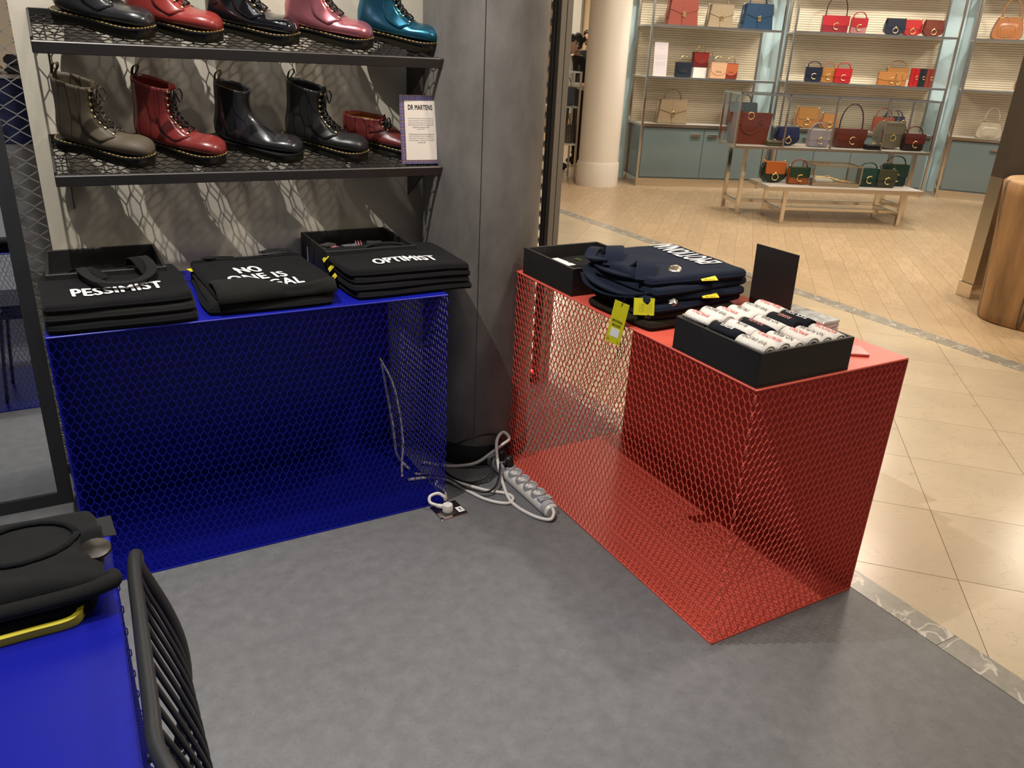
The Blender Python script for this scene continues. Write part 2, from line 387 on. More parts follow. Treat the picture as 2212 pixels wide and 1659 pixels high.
# ============================================================ partition gate, mesh panel, leaning mirror
g = thing('mesh_partition', 'brown metal mesh partition behind the grey column', 'partition', (1.85, 2.90, 0))
MB().box(.0, .025, .044, .074, 0, 2.6).obj('post', mat('bronze_paint', (.22, .195, .155), .45), g)
MB().box(.030, .056, .046, .074, 0, 2.6).obj('post', MATS['bronze_paint'], g)
MB().box(-.010, .004, .076, .098, 0, 2.6).obj('edge_strip', M_BLKMET, g)
o = hexmesh(2.2, 2.5, .044, .060, .003, .006, .12).obj('mesh_panel', MATS['bronze_paint'], g); o.rotation_euler = (0, 0, pi/2); o.location = (0, .098, .05)
MB().box(-.02, .02, .085, 2.3, 0, .05).obj('bottom_rail', M_BLKMET, g)
tag(MB().lathe([(.004, 0), (.007, .004), (.007, .012), (.003, .016)], 10).obj('indicator_light', mat('red_glow', (1, .03, .02), .4, emis=9)), 'tiny glowing red indicator light at the foot of the mesh partition', 'light').location = (1.818, 2.958, .06)
MB().box(-.01, .02, -.015, .03, -.008, 0).obj('housing', M_BLKMET, bpy.data.objects['indicator_light'])
t = thing('mesh_screen', 'silver expanded-metal screen left of the boot wall', 'screen', (-1.2, 2.90, 0))
hexmesh(1.14, 2.6, .062, .046, .0028, .006, .06).obj('mesh_panel', M_SILVER, t)
MB().box(-.03, 0, -.015, .015, 0, 2.6).obj('upright', M_BLKMET, t)
MB().box(0, 1.14, -.012, .012, 0, .03).obj('bottom_rail', M_BLKMET, t)
tilt = radians(4.7)
mr = thing('leaning_mirror', 'full-length mirror in a dark metal frame leaning left of the blue stand', 'mirror', (-.132, 2.675, 0)); mr.rotation_euler = (-tilt, 0, 0)
FW = .042
MB().box(-FW, 0, 0, .03, 0, 1.85).obj('frame_side', M_BLKMET, mr); MB().box(-.72, -.72+FW, 0, .03, 0, 1.85).obj('frame_side', M_BLKMET, mr)
MB().box(-.72+FW, -FW, 0, .03, 0, FW).obj('frame_rail', M_BLKMET, mr); MB().box(-.72+FW, -FW, 0, .03, 1.85-FW, 1.85).obj('frame_rail', M_BLKMET, mr)
MB().box(-.72+FW, -FW, .008, .022, FW, 1.85-FW).obj('mirror_glass', mat('mirror', (.78, .80, .80), .015, metal=1), mr)
# what stands beyond the screen
t = thing('counter', 'grey counter with a dark blue front seen through the silver screen', 'counter', (-.55, 5.9, 0))
MB().box(-1.0, 1.1, 0, .6, 0, .81).obj('plinth', mat('mid_grey', (.25, .26, .28), .6), t); MB().box(-1.0, 1.1, -.01, .6, .812, 1.19).obj('front_panel', mat('deep_blue', (.012, .020, .10), .5), t)
MB().box(-1.02, 1.12, -.03, .62, 1.19, 1.21).obj('counter_top', M_WTOP, t)
rc = random.Random(3)
for i, (c, lb) in enumerate((((.5, .06, .05), 'red folded scarf on the counter beyond the silver screen'), ((.05, .3, .2), 'green folded scarf on the counter beyond the silver screen'), ((.6, .5, .4), 'pale pink folded scarf on the counter beyond the silver screen'), ((.1, .1, .12), 'black folded scarf on the counter beyond the silver screen'))):
    m_ = mat('scarf%d' % i, c, .9)
    mb = MB(); mb.box(-.055, .055, -.1, .1, 0, .05, .02); mb.box(-.05, .05, -.09, .09, .05, .11, .02)
    tag(mb.obj('folded_scarf', m_, None, True), lb, 'scarf').location = (-.52+i*.12, 6.1, 1.21)
# ============================================================ boot shelves
SLP = math.atan(.27)
def shelf(label, zb):
    t = thing('mesh_shelf', label, 'shelf', (-.015, 2.72, zb+.0054), 0, 'sloping mesh boot shelves'); t.rotation_euler = (SLP, 0, 0)
    # local: y from 0 (wall) to -.28 (front lip), z normal to the shelf
    o = hexmesh(1.135, .265, .036, .053, .0022, .0026, .24).obj('mesh_panel', M_DARKM, t); o.rotation_euler = (pi/2, 0, 0); o.location = (0, -.004, -.002)
    o.rotation_euler = (-pi/2, 0, 0); o.location = (0, -.27, -.002)
    MB().box(-.004, 1.142, -.281, -.270, -.028, .003, .002).obj('front_lip', M_DARKM, t)
    MB().box(0, 1.135, -.006, 0, -.02, .012).obj('back_lip', M_DARKM, t)
    for x in (-.004, 1.136): MB().box(x, x+.006, -.270, 0, -.026, .010).obj('end_plate', M_DARKM, t)
    for x in (.03, 1.11): MB().prism([(-.001, -.028), (-.21, -.028), (-.05, -.20), (-.001, -.24)], x, x+.004).xf(Matrix(((0, 1, 0, 0), (1, 0, 0, 0), (0, 0, 1, 0), (0, 0, 0, 1)))).obj('bracket', M_DARKM, t)
    return t
shelf('upper sloping mesh shelf of five boots cut by the top of the picture', 1.497)
shelf('lower sloping mesh shelf with four boots, one low shoe and a tartan sign', 1.165)

# ============================================================ boots
def catmull(P, n):
    out = []
    for i in range(n):
        s = i/(n-1)*(len(P)-1); k = min(int(s), len(P)-2); t = s-k
        a, b, c, d = P[max(k-1, 0)], P[k], P[k+1], P[min(k+2, len(P)-1)]
        out.append(tuple(.5*((2*b[j])+(c[j]-a[j])*t+(2*a[j]-5*b[j]+4*c[j]-d[j])*t*t+(3*b[j]-a[j]-3*c[j]+d[j])*t**3) for j in range(len(b))))
    return out
# (front x, front z, back x, back z, half width)
BOOT = [(.133, .190, .013, .204, .0375), (.130, .168, .013, .172, .037), (.130, .144, .014, .141, .036), (.133, .124, .013, .107, .037), (.146, .106, .008, .07, .038), (.163, .092, .018, .034, .041), (.186, .079, .07, .027, .044), (.208, .072, .13, .027, .047), (.232, .074, .18, .027, .048), (.256, .071, .225, .028, .046), (.274, .060, .258, .029, .036), (.283, .042, .279, .031, .014)]
CHEL = [(.122, .184, .013, .196, .0375), (.117, .161, .013, .166, .0365), (.118, .140, .014, .138, .036), (.125, .121, .013, .106, .037), (.143, .103, .008, .07, .038), (.166, .088, .018, .034, .041), (.190, .075, .07, .027, .044), (.212, .068, .13, .027, .047), (.234, .071, .18, .027, .048), (.256, .069, .225, .028, .046), (.274, .059, .258, .029, .036), (.283, .042, .279, .031, .014)]
LOW = [(.145, .105, .006, .100, .034), (.146, .094, .005, .085, .036), (.150, .088, .004, .07, .038), (.160, .083, .008, .05, .040), (.172, .078, .018, .034, .041), (.190, .072, .07, .027, .044), (.212, .067, .13, .027, .047), (.234, .063, .18, .027, .047), (.256, .058, .225, .028, .043), (.273, .049, .258, .029, .033), (.281, .038, .278, .031, .012)]
OUT = [(0, .0), (.004, .018), (.02, .032), (.05, .036), (.09, .034), (.13, .037), (.17, .045), (.205, .0495), (.235, .047), (.262, .036), (.277, .020), (.285, .0)]
def outline(gr=0, n=28):
    up = catmull([(x, y) for x, y in OUT], n); cx = .142
    pts = [(x, max(y, 0)) for x, y in up]+[(x, -max(y, 0)) for x, y in up[-2:0:-1]]
    out = []
    for i, (x, y) in enumerate(pts):
        a, b = Vector(pts[i-1]), Vector(pts[(i+1) % len(pts)]); t = (b-a).normalized(); nrm = Vector((-t.y, t.x))
        out.append((x+nrm.x*gr, y+nrm.y*gr))
    return out
_boot_me = {}
def boot_parts(kind):
    if kind in _boot_me: return _boot_me[kind]
    P = catmull({'boot': BOOT, 'chelsea': CHEL, 'low': LOW}[kind], 30); n = 22; R = {}
    def ring(q, k=1.0, dz=0):
        fx, fz, bx, bz, w = q; c = Vector(((fx+bx)/2, 0, (fz+bz)/2)); a = Vector((fx-bx, 0, fz-bz))/2; out = []
        for j in range(n):
            th = 2*pi*j/n; ca, sa = cos(th), sin(th)
            e = .82 if ca < 0 else 1.0
            sx = (abs(ca)**e)*(1 if ca >= 0 else -1); sw = (abs(sa)**.8)*(1 if sa >= 0 else -1)
            p = c+a*sx*k; out.append((p.x, w*sw*k, p.z+dz))
        return out
    rings = [ring(q) for q in P]
    inner = [ring(P[i], .9, 0 if i else .0) for i in range(8, -1, -1)]
    mb = MB(); mb.loft(inner+rings, True, True); R['upper'] = mb.mesh('upper', M_BLACK, True)
    # sole, welt, stitching
    o0 = outline(0); o1 = outline(.004); mb = MB()
    def zs(x, base): return base+(.006*max(0, (x-.22)/.065)**2)
    def lay(ol, z, notch=False): return [(x, y, zs(x, z) if not notch else (zs(x, z)+(.006 if .085 < x < .125 else 0))) for x, y in ol]
    mb.loft([lay(o0, 0, True), lay(outline(.001), .004, True), lay(o0, .020), lay(o0, .024)], True, True); R['sole'] = mb.mesh('sole', M_RUB, 50)
    mb = MB(); mb.loft([lay(outline(.0015), .0235), lay(o1, .0245), lay(o1, .0285), lay(outline(-.002), .0295)], True, True); R['welt'] = mb.mesh('welt', M_RUB, 50)
    mb = MB(); ol = outline(.0008, 30)
    for i in range(0, len(ol)):
        a, b = Vector(ol[i]), Vector(ol[(i+1) % len(ol)])
        if (b-a).length < .002: continue
        k = 1
        for s in range(k):
            p, q = a.lerp(b, (s+.16)/k), a.lerp(b, (s+.80)/k); z = zs(p.x, .0297)
            mb.seg((p.x, p.y, z), (q.x, q.y, z), .0019, .0016, (0, 0, 1))
    R['stitch'] = mb.mesh('welt_stitching', M_YEL)
    # lacing along the instep
    if kind != 'chelsea':
        idx = [1, 3, 5, 7, 9, 11, 13, 15.5] if kind == 'boot' else [2, 6, 10]
        pts = []
        for s in idx:
            k = int(s); q = P[k]; r = P[min(k+1, 29)]; tz = s-k
            x = q[0]+(r[0]-q[0])*tz; z = q[1]+(r[1]-q[1])*tz; w = q[4]
            tn = Vector((P[min(k+2, 29)][0]-P[max(k-2, 0)][0], 0, P[min(k+2, 29)][1]-P[max(k-2, 0)][1])).normalized(); nn = Vector((-tn.z, 0, tn.x))
            if nn.x < 0: nn = -nn
            pts.append((Vector((x, 0, z)), nn, w))
        mb = MB(); me = MB()
        for i, (p, nn, w) in enumerate(pts):
            e = {}
            for sg in (-1, 1):
                e[sg] = p+Vector((0, sg*.0185, 0))-nn*.0045
                me.lathe([(.0028, 0), (.0042, .0008), (.0042, .0022), (.0024, .003)], 10, cap0=False).v
                o = len(me.v)-40
                M = Matrix.Translation(e[sg]+nn*.0005+Vector((0, sg*.001, 0))) @ (nn+Vector((0, sg*.55, 0))).to_track_quat('Z', 'Y').to_matrix().to_4x4()
                me.v[o:] = [tuple(M @ Vector(v)) for v in me.v[o:]]
            mb.tube([e[-1]+nn*.002, p+nn*.006, e[1]+nn*.002], .0022, 6)
            if i+1 < len(pts):
                p2, n2, _ = pts[i+1]
                for sg in (-1, 1):
                    b = p2+Vector((0, -sg*.0185, 0))-n2*.0025
                    mb.tube([e[sg]+nn*.003, (p+p2)/2+(nn+n2)*.0045+Vector((0, sg*.001, 0)), b+n2*.004], .0023, 6)
        p, nn, w = pts[0]
        for sg in (-1, 1):
            mb.tube(spline([p+nn*.006, p+nn*.010+Vector((0, sg*.016, .006)), p+nn*.014+Vector((0, sg*.026, -.012)), p+nn*.012+Vector((0, sg*.014, -.03)), p+nn*.008]), .0022, 6)
        R['laces'] = mb.mesh('laces', M_RUB, True); R['eyelets'] = me.mesh('eyelets', M_GOLD, True)
        ey = MB(); last = 17 if kind == 'boot' else 11
        for sg_ in (-1, 1):      # facing panel that carries the eyelets
            g_ = []
            for s in range(0, last+1):
                q = P[s]; row = []; lo = .70-.10*(s/last)**2
                for fr in (lo, lo+.07, lo+.13, .88, .945):
                    x = q[2]+(q[0]-q[2])*fr; z = q[3]+(q[1]-q[3])*fr; u = 2*fr-1
                    row.append((x+.0006, sg_*(q[4]*max(0, 1-u*u)**.40+.0016), z+.0008))
                g_.append(row if sg_ > 0 else row[::-1])
            ey.loft(g_, closed=False)
        R['facing'] = ey.mesh('facing_panel', M_RUB, True)
        mb = MB(); tg = []
        for s in range(0, 17, 2):
            q = P[s]; tg.append([(q[0]+.0015, y, q[1]+.0015-abs(y)*.2) for y in (-.016, -.008, 0, .008, .016)])
        q = P[0]; tg.insert(0, [(q[0]-.004, y, q[1]+.012) for y in (-.015, -.008, 0, .008, .015)])
        mb.loft(tg, closed=False); R['tongue'] = mb.mesh('tongue', M_RUB, True)
    else:
        mb = MB()
        for sg in (-1, 1):
            g_ = []
            for s in range(0, 13, 2):
                q = P[s]; row = []
                for fr in (.30, .40, .5, .6, .68):
                    f2 = .5+(fr-.5)*(1-s/24); x = q[2]+(q[0]-q[2])*f2; z = q[3]+(q[1]-q[3])*f2
                    u = 2*f2-1; row.append((x, sg*(q[4]*(1-u*u)**.42+.0012), z))
                g_.append(row if sg > 0 else row[::-1])
            mb.loft(g_, closed=False)
        R['elastic'] = mb.mesh('elastic_gusset', M_COT, True)
    # heel loop
    q = P[0]; b = Vector((q[2], 0, q[3]))
    lp = [b+Vector((.004, 0, -.02)), b+Vector((.001, 0, .004)), b+Vector((.006, 0, .022)), b+Vector((.018, 0, .030)), b+Vector((.020, 0, .020)), b+Vector((.010, 0, .002)), b+Vector((.008, 0, -.015))]
    mb = MB(); sp = spline(lp, 4); rr = []
    for i, s in enumerate(sp):
        tn = (sp[min(i+1, len(sp)-1)]-sp[max(i-1, 0)]).normalized(); nn = Vector((-tn.z, 0, tn.x))*.0008
        rr.append([s+nn+Vector((0, -.006, 0)), s+nn+Vector((0, .006, 0)), s-nn+Vector((0, .006, 0)), s-nn+Vector((0, -.006, 0))])
    mb.loft(rr, True, True); R['loop'] = mb.mesh('heel_loop', M_RUB, True)
    # insole seen in the opening
    mb = MB(); mb.loft([ring(P[4], .895)], True, False); R['lining'] = mb.mesh('lining', M_RUB)
    _boot_me[kind] = R; return R
M_LOOP = mat('black_yellow_webbing', (.05, .038, .01), .7); M_TANIN = mat('tan_lining', srgb(196, 140, 50), .7)
M_STITCH = mat('waxed_thread', srgb(206, 172, 92), .6)
M_SOLE = mat('translucent_dark_rubber', (.020, .018, .011), .22, coat=.3)
def boot(kind, x, zback, y, head, m, label, lace_m=M_RUB, stitch=True, lining=None, loop=True, name='boot', z=None):
    t = thing(name, label, 'shoe' if kind == 'low' else 'boot', group='boots on the mesh shelves')
    Q = Matrix.Rotation(SLP, 4, 'X'); zz = zback-(2.70-y)*.27
    t.matrix_world = Matrix.Translation((x, y, zz+.004)) @ Q @ Matrix.Rotation(radians(head), 4, 'Z')
    R = boot_parts(kind)
    def part(k, nm, mm):
        me = R[k].copy(); me.materials.clear(); me.materials.append(mm); return link(nm, me, t)
    part('upper', 'upper', m); part('sole', 'sole', M_SOLE); part('welt', 'welt', M_RUB)
    if stitch: stuff(part('stitch', 'welt_stitching', M_STITCH))
    if kind != 'chelsea': part('laces', 'laces', lace_m); stuff(part('eyelets', 'eyelets', M_GOLD if m is not ML['black'] else M_DARKM)); part('tongue', 'tongue', m); o_ = part('facing', 'facing_panel', m); so_ = o_.modifiers.new('thickness', 'SOLIDIFY'); so_.thickness = .0018; so_.offset = 0
    else: part('elastic', 'elastic_gusset', M_COT)
    if loop: part('loop', 'heel_loop', M_LOOP)
    if lining: part('lining', 'lining', lining)
    return t
ML = dict(olive=mat('olive_nubuck', srgb(76, 67, 52), .62, var=.15, scale=14, bump=.1), cherry=mat('cherry_leather', srgb(114, 40, 38), .30, var=.22, scale=9, coat=.35), black=mat('black_smooth_leather', (.016, .016, .018), .28, coat=.4, bump=.03),
          patent=mat('black_patent', (.006, .006, .008), .06, coat=1), rose=mat('rose_metallic', srgb(196, 120, 128), .26, metal=.75, var=.1), teal=mat('teal_metallic', srgb(50, 112, 138), .24, metal=.8, var=.12), red=mat('bright_cherry_leather', srgb(130, 44, 40), .32, coat=.35), oxblood=mat('oxblood_leather', srgb(92, 34, 32), .35, var=.15, coat=.25), blk2=mat('black_grained_leather', (.014, .014, .014), .34, bump=.12, bscale=400))
BRL = mat('brown_lace', (.06, .048, .036), .8)
boot('boot', .006, 1.165, 2.660, -36, ML['olive'], 'olive brown lace-up boot with grey laces at the left end of the lower shelf', BRL)
boot('boot', .205, 1.165, 2.665, -38, ML['cherry'], 'cherry red lace-up boot standing between the olive boot and the chelsea boot')
boot('chelsea', .426, 1.165, 2.662, -34, ML['black'], 'black slip-on chelsea boot with tan pull tab on the lower shelf', stitch=False, lining=M_TANIN)
boot('boot', .645, 1.165, 2.672, -38, ML['blk2'], 'black grained lace-up boot between the chelsea boot and the low shoe')
boot('low', .835, 1.165, 2.675, -36, ML['oxblood'], 'low oxblood lace-up shoe half hidden by the tartan sign', lining=M_TANIN, loop=False, name='lace_up_shoe')
boot('boot', .046, 1.497, 2.660, -36, ML['black'], 'plain black leather boot at the left end of the upper shelf')
boot('boot', .222, 1.497, 2.660, -36, ML['red'], 'bright red leather boot second from left on the upper shelf')
boot('boot', .434, 1.497, 2.664, -34, ML['patent'], 'glossy black patent boot in the middle of the upper shelf')
boot('boot', .664, 1.497, 2.665, -36, ML['rose'], 'metallic rose pink boot on the upper shelf')
boot('boot', .893, 1.497, 2.668, -36, ML['teal'], 'metallic teal blue boot at the right end of the upper shelf')
for x, lb in ((.205, 'clear acrylic sheet standing between the black boot and the bright red boot'), (.415, 'clear acrylic sheet standing between the bright red boot and the patent boot')):
    o = MB().box(-.035, .035, -.001, .001, 0, .12).obj('acrylic_sheet', M_ACR); tag(o, lb, 'sheet'); o.location = (x, 2.665, 1.497-.035*.27+.005); o.rotation_euler = (radians(-6), 0, radians(-20))

# ============================================================ tartan sign
def tartan():
    m = bpy.data.materials.new('tartan_print'); m.use_nodes = True; nt = m.node_tree; N = nt.nodes; L = nt.links; b = N['Principled BSDF']; b.inputs['Roughness'].default_value = .6
    tc = N.new('ShaderNodeTexCoord'); sp = N.new('ShaderNodeSeparateXYZ'); L.new(tc.outputs['Object'], sp.inputs[0])
    def band(sock, period, lo, hi, ph=0):
        a = N.new('ShaderNodeMath'); a.operation = 'ADD'; a.inputs[1].default_value = 1+ph; L.new(sock, a.inputs[0])
        d = N.new('ShaderNodeMath'); d.operation = 'DIVIDE'; d.inputs[1].default_value = period; L.new(a.outputs[0], d.inputs[0])
        f = N.new('ShaderNodeMath'); f.operation = 'FRACT'; L.new(d.outputs[0], f.inputs[0])
        g1 = N.new('ShaderNodeMath'); g1.operation = 'GREATER_THAN'; g1.inputs[1].default_value = lo; L.new(f.outputs[0], g1.inputs[0])
        g2 = N.new('ShaderNodeMath'); g2.operation = 'LESS_THAN'; g2.inputs[1].default_value = hi; L.new(f.outputs[0], g2.inputs[0])
        mu = N.new('ShaderNodeMath'); mu.operation = 'MULTIPLY'; L.new(g1.outputs[0], mu.inputs[0]); L.new(g2.outputs[0], mu.inputs[1]); return mu.outputs[0]
    cur = None; base = (*srgb(92, 92, 140), 1)
    for lo, hi, colr, fac in ((.0, .42, srgb(66, 44, 52), .55), (.12, .2, srgb(190, 150, 130), .6), (.28, .33, srgb(120, 50, 50), .5)):
        for ax in ('X', 'Z'):
            s = band(sp.outputs[ax], .0205, lo, hi)
            mu = N.new('ShaderNodeMath'); mu.operation = 'MULTIPLY'; mu.inputs[1].default_value = fac; L.new(s, mu.inputs[0])
            mi = N.new('ShaderNodeMix'); mi.data_type = 'RGBA'; L.new(mu.outputs[0], mi.inputs['Factor'])
            if cur: L.new(cur, mi.inputs['A'])
            else: mi.inputs['A'].default_value = base
            mi.inputs['B'].default_value = (*colr, 1); cur = mi.outputs['Result']
    L.new(cur, b.inputs['Base Color']); return m
SG = thing('tartan_sign', 'tartan framed sign card at the right end of the lower shelf', 'sign', (.978, 2.476, 1.108)); SG.rotation_euler = (radians(-7), 0, radians(-3))
MB().box(0, .136, 0, .005, 0, .213).obj('board', tartan(), SG)
MB().box(.0155, .122, -.0006, 0, .012, .196).obj('card', mat('cream_card', (.74, .66, .57), .6), SG)
def sg(u, v): return lambda a, b: (u+a, -.0012, v+b)
text('DR MARTENS', sg(.069, .176), .083, .0155, M_BLKP, SG, bold=.02)
body1 = ['Dr. Martens est devenue la chaussure iconique des', 'rockers et des punks. Au fil des annees, les Docs sont', 'adoptees par de celebres groupes tels que les Who, Sex', 'Pistols, The Clash ou encore The Cure rassemblant ainsi', 'de nombreuses communautes de fans', 'a partir de 149 e']
body2 = ['Dr. Martens became the iconic shoe of rockers and', 'punks. Over the years, the Docs were adopted by the', 'famous bands (the Who, Sex Pistols, The Clash, The Cure,', 'Red Hot Chili Peppers...) and gathered many fans together', 'Price from 149e']
ww = [.086, .087, .087, .087, .058, .026]; w2 = [.086, .086, .086, .086, .026]
for i, s in enumerate(body1): text(s, sg(.069, .1415-i*.0066), ww[i], .0042, M_BLKP, SG, bold=0)
for i, s in enumerate(body2): text(s, sg(.070, .0935-i*.0066), w2[i], .0042, M_BLKP, SG, bold=0)
# ============================================================ black trays
ZT = H+.0005
def tray(label, x0, y0, w, d, h, z=ZT, th=.009):
    t = thing('black_tray', label, 'tray', (x0, y0, z), 0, 'black display trays')
    MB().box(0, w, 0, d, 0, .006).obj('base', M_BLACK, t)
    MB().box(0, w, 0, th, .006, h, .0012).obj('side', M_BLACK, t); MB().box(0, w, d-th, d, .006, h, .0012).obj('side', M_BLACK, t)
    MB().box(0, th, th, d-th, .006, h, .0012).obj('side', M_BLACK, t); MB().box(w-th, w, th, d-th, .006, h, .0012).obj('side', M_BLACK, t)
    return t
tray('black tray behind the PESSIMIST bags on the blue stand', -.082, 2.405, .305, .305, .092)
tray('black tray of striped socks behind the OPTIMIST sweatshirts', .692, 2.405, .305, .305, .100)
tray('black tray of packed tops at the far end of the red stand', 1.352, 1.99, .305, .31, .090)
tray('black tray filled with rolled socks on the near end of the red stand', 1.349, 1.186, .318, .305, .088)

# ============================================================ folded cloth
class Cloth:
    """a soft folded slab: local x,y footprint w*d, thickness t, rounded edges and creases"""
    def __init__(s, w, d, t, seed, wr=.004, px=9, py=9, dz=None, skew=0, lump=0):
        s.w, s.d, s.t, s.seed, s.wr, s.px, s.py, s.dz, s.skew, s.lump = w, d, t, seed, wr, px, py, dz, skew, lump
    def E(s, x, y):
        r = s.t*.62; e = min(s.w/2-abs(x), s.d/2-abs(y))
        return 1.0 if e >= r else math.sqrt(max(0, 1-(1-max(0, e)/r)**2))
    def nz(s, x, y, k=1): return noise.noise(Vector((x*9*k+s.seed*7.3, y*9*k, s.seed*3.1)))
    def bend(s, x, y): return (s.dz(x, y) if s.dz else 0)
    def top(s, x, y):
        e = s.E(x, y); return s.t/2+s.t/2*e+e*(s.wr*s.nz(x, y)+s.wr*.6*s.nz(x, y, 2.3)+s.lump*s.nz(x, y, .5)+s.wr*1.1*abs(noise.noise(Vector((x*5+y*22+s.seed, y*6-x*14, s.seed)))))+s.bend(x, y)
    def bot(s, x, y):
        e = s.E(x, y); return s.t/2-s.t/2*e+s.bend(x, y)*1.0
    def edge(s, x, y):
        k = 1+.030*noise.noise(Vector((x*6+s.seed, y*6-s.seed, 2)))
        a, b = abs(2*x/s.w), abs(2*y/s.d); q = 1-.055*(min(1, a)**5)*(min(1, b)**5)
        return x*k*q+s.skew*y, y*k*q
    def build(s, name, m, parent, nx=44, ny=40):
        mb = MB(); top = []; bot = []
        def gr(n): return [sin((i/n-.5)*pi)*.5 for i in range(n+1)]
        gx, gy = gr(nx), gr(ny)
        for j in range(ny+1):
            for i in range(nx+1):
                x, y = gx[i]*s.w, gy[j]*s.d; X, Y = s.edge(x, y); top.append((X, Y, s.top(x, y))); bot.append((X, Y, s.bot(x, y)))
        n = nx+1; fs = []
        for j in range(ny):
            for i in range(nx):
                a = j*n+i; fs.append((a, a+1, a+n+1, a+n))
        o = len(top); fs += [tuple(o+i for i in f[::-1]) for f in fs]
        rim = [i for i in range(n)]+[j*n+nx for j in range(1, ny+1)]+[ny*n+i for i in range(nx-1, -1, -1)]+[j*n for j in range(ny-1, 0, -1)]
        for k in range(len(rim)):
            a, b = rim[k], rim[(k+1) % len(rim)]; fs.append((a, o+a, o+b, b))
        mb.add(top+bot, fs); return mb.obj(name, m, parent, True)
    def on(s, cx, cy, rot=0, eps=.0030, arch=0):
        c, q = cos(rot), sin(rot)
        def fn(u, v):
            v2 = v-arch*u*u; x, y = cx+u*c-v2*q, cy+u*q+v2*c; X, Y = s.edge(x, y); return (X, Y, s.top(x, y)+eps)
        return fn
def folded_tag(parent, loc, rz, w=.020, d=.034, m=M_YEL, name='yellow_label', tilt=0, txt=True, roll=0):
    mb = MB(); mb.box(-w/2, w/2, -d/2, d/2, -.0012, .0012, .0006)
    o = mb.obj(name, m, parent); o.location = loc; o.rotation_euler = (tilt, roll, rz)
    if txt:
        t_ = text('BCBG', lambda u, v: (u, -d*.28+v, .0016), w*.6, d*.2, M_BLKP, o, bold=0)
    return o
def band(parent, pts, w, m, name, th=.0022, side=None, sm=5):
    sp = spline(pts, sm); rr = []
    for i, s in enumerate(sp):
        tn = (sp[min(i+1, len(sp)-1)]-sp[max(i-1, 0)]).normalized(); sd = side if side else tn.cross(Vector((0, 0, 1)))
        sd = (sd-tn*sd.dot(tn)).normalized()*(w/2); up = tn.cross(sd).normalized()*(th/2)
        rr.append([s+sd+up, s-sd+up, s-sd-up, s+sd-up])
    return MB().loft(rr, True, True).obj(name, m, parent, 40)

# OPTIMIST sweatshirts, right end of the blue stand, hanging over the corner
def droop(x, y): return -max(0, x-.08)**2*.42
zc = ZT
for i in range(4):
    top = i == 3
    lab = ['lowest of the four black sweatshirts stacked at the right end of the blue stand', 'second black sweatshirt from the bottom of the OPTIMIST stack', 'black sweatshirt lying directly under the one printed OPTIMIST', 'black sweatshirt printed OPTIMIST in white on top of its stack'][i]
    T = .0235
    t = thing('folded_sweatshirt', lab, 'sweatshirt', (.905-.006*(i % 2), 2.345+.003*i, zc), radians(2-i), 'OPTIMIST sweatshirts')
    cl = Cloth(.405, .335, T, 11+i, .0016, 12, 9, droop if i else (lambda x, y: -max(0, x-.105)**2*.55), lump=.004 if top else 0)
    cl.build('body', M_COT, t)
    if top:
        text('OPTIMIST', cl.on(.004, -.075, radians(-1), arch=1.2), .205, .066, M_WHITE, t, bold=.028)
        band(t, [(-.07+.0, .10, T+.004), (-.03, .125, T+.009), (.03, .128, T+.010), (.075, .105, T+.006)], .014, M_COT2, 'neckband')
    if i: folded_tag(t, (-.208, .060-.034*(3-i), T*.55), radians(-10), .024, .040, roll=radians(-48))
    zc += .0212
# sweatshirts / tote printed NO ONE IS ILLEGAL
zc = ZT
for i in range(3):
    top = i == 2; lab = ['lowest black bag under the NO ONE IS print', 'black bag between the two others of the NO ONE IS stack', 'black bag printed NO ONE IS in white lying on its stack'][i]
    t = thing('folded_bag', lab, 'bag', (.474+.004*i, 2.385, zc), radians(-2+2*i), 'NO ONE IS bags')
    cl = Cloth(.362-.006*i, .44-.01*i, .024, 21+i, .0022, 8, 7, (lambda x, y: -max(0, -y-.10)**2*.9 - .008*max(0, y-.1)*4) if i else None, lump=.005 if top else 0)
    cl.build('body', M_COT if i != 1 else M_COT2, t)
    if top:
        text('NO', cl.on(-.035, .005, radians(3)), .070, .078, M_WHITE, t, bold=.028)
        text('ONE IS', cl.on(-.032, -.088, radians(3)), .165, .066, M_WHITE, t, bold=.025)
        text('ILLEGAL', cl.on(-.012, -.158, radians(3)), .185, .052, M_WHITE, t, bold=.025)
        # hem flap folded up over the print
        mb = MB(); rows = []
        for a in range(25):
            x = -.172+.335*a/24; k = a/24
            hgt = (.110 if k < .34 else .110-.098*min(1, (k-.34)/.26) if k < .80 else .012+.04*(k-.80)/.2)+.003*sin(k*9)
            yb = -.212; row = []
            for b in range(9):
                f = b/8; y = yb+hgt*f; yy = max(-.21, min(.2, y)); z = cl.top(max(-.165, min(.165, x)), yy)+.010*sin(pi*min(1, f*1.05))+.003+.002*cl.nz(x, y, 2)
                if b == 0: z = .006+cl.bend(x, -.2)
                row.append((x, y-(.006 if b == 0 else 0), z))
            rows.append(row)
        mb.loft(rows, closed=False); o = mb.obj('folded_hem', M_COT2, t, True); so = o.modifiers.new('thickness', 'SOLIDIFY'); so.thickness = .004
        band(t, [(-.10, .17, .030), (-.12, .20, .026), (-.10, .222, .020), (-.03, .215, .016)], .030, M_COT2, 'strap')
        band(t, [(.05, .19, .030), (.10, .205, .034), (.15, .19, .030)], .030, M_COT2, 'strap')
    if i == 1: folded_tag(t, (-.176, .135, .026), radians(12), .018, .034, txt=False)
    zc += .0195
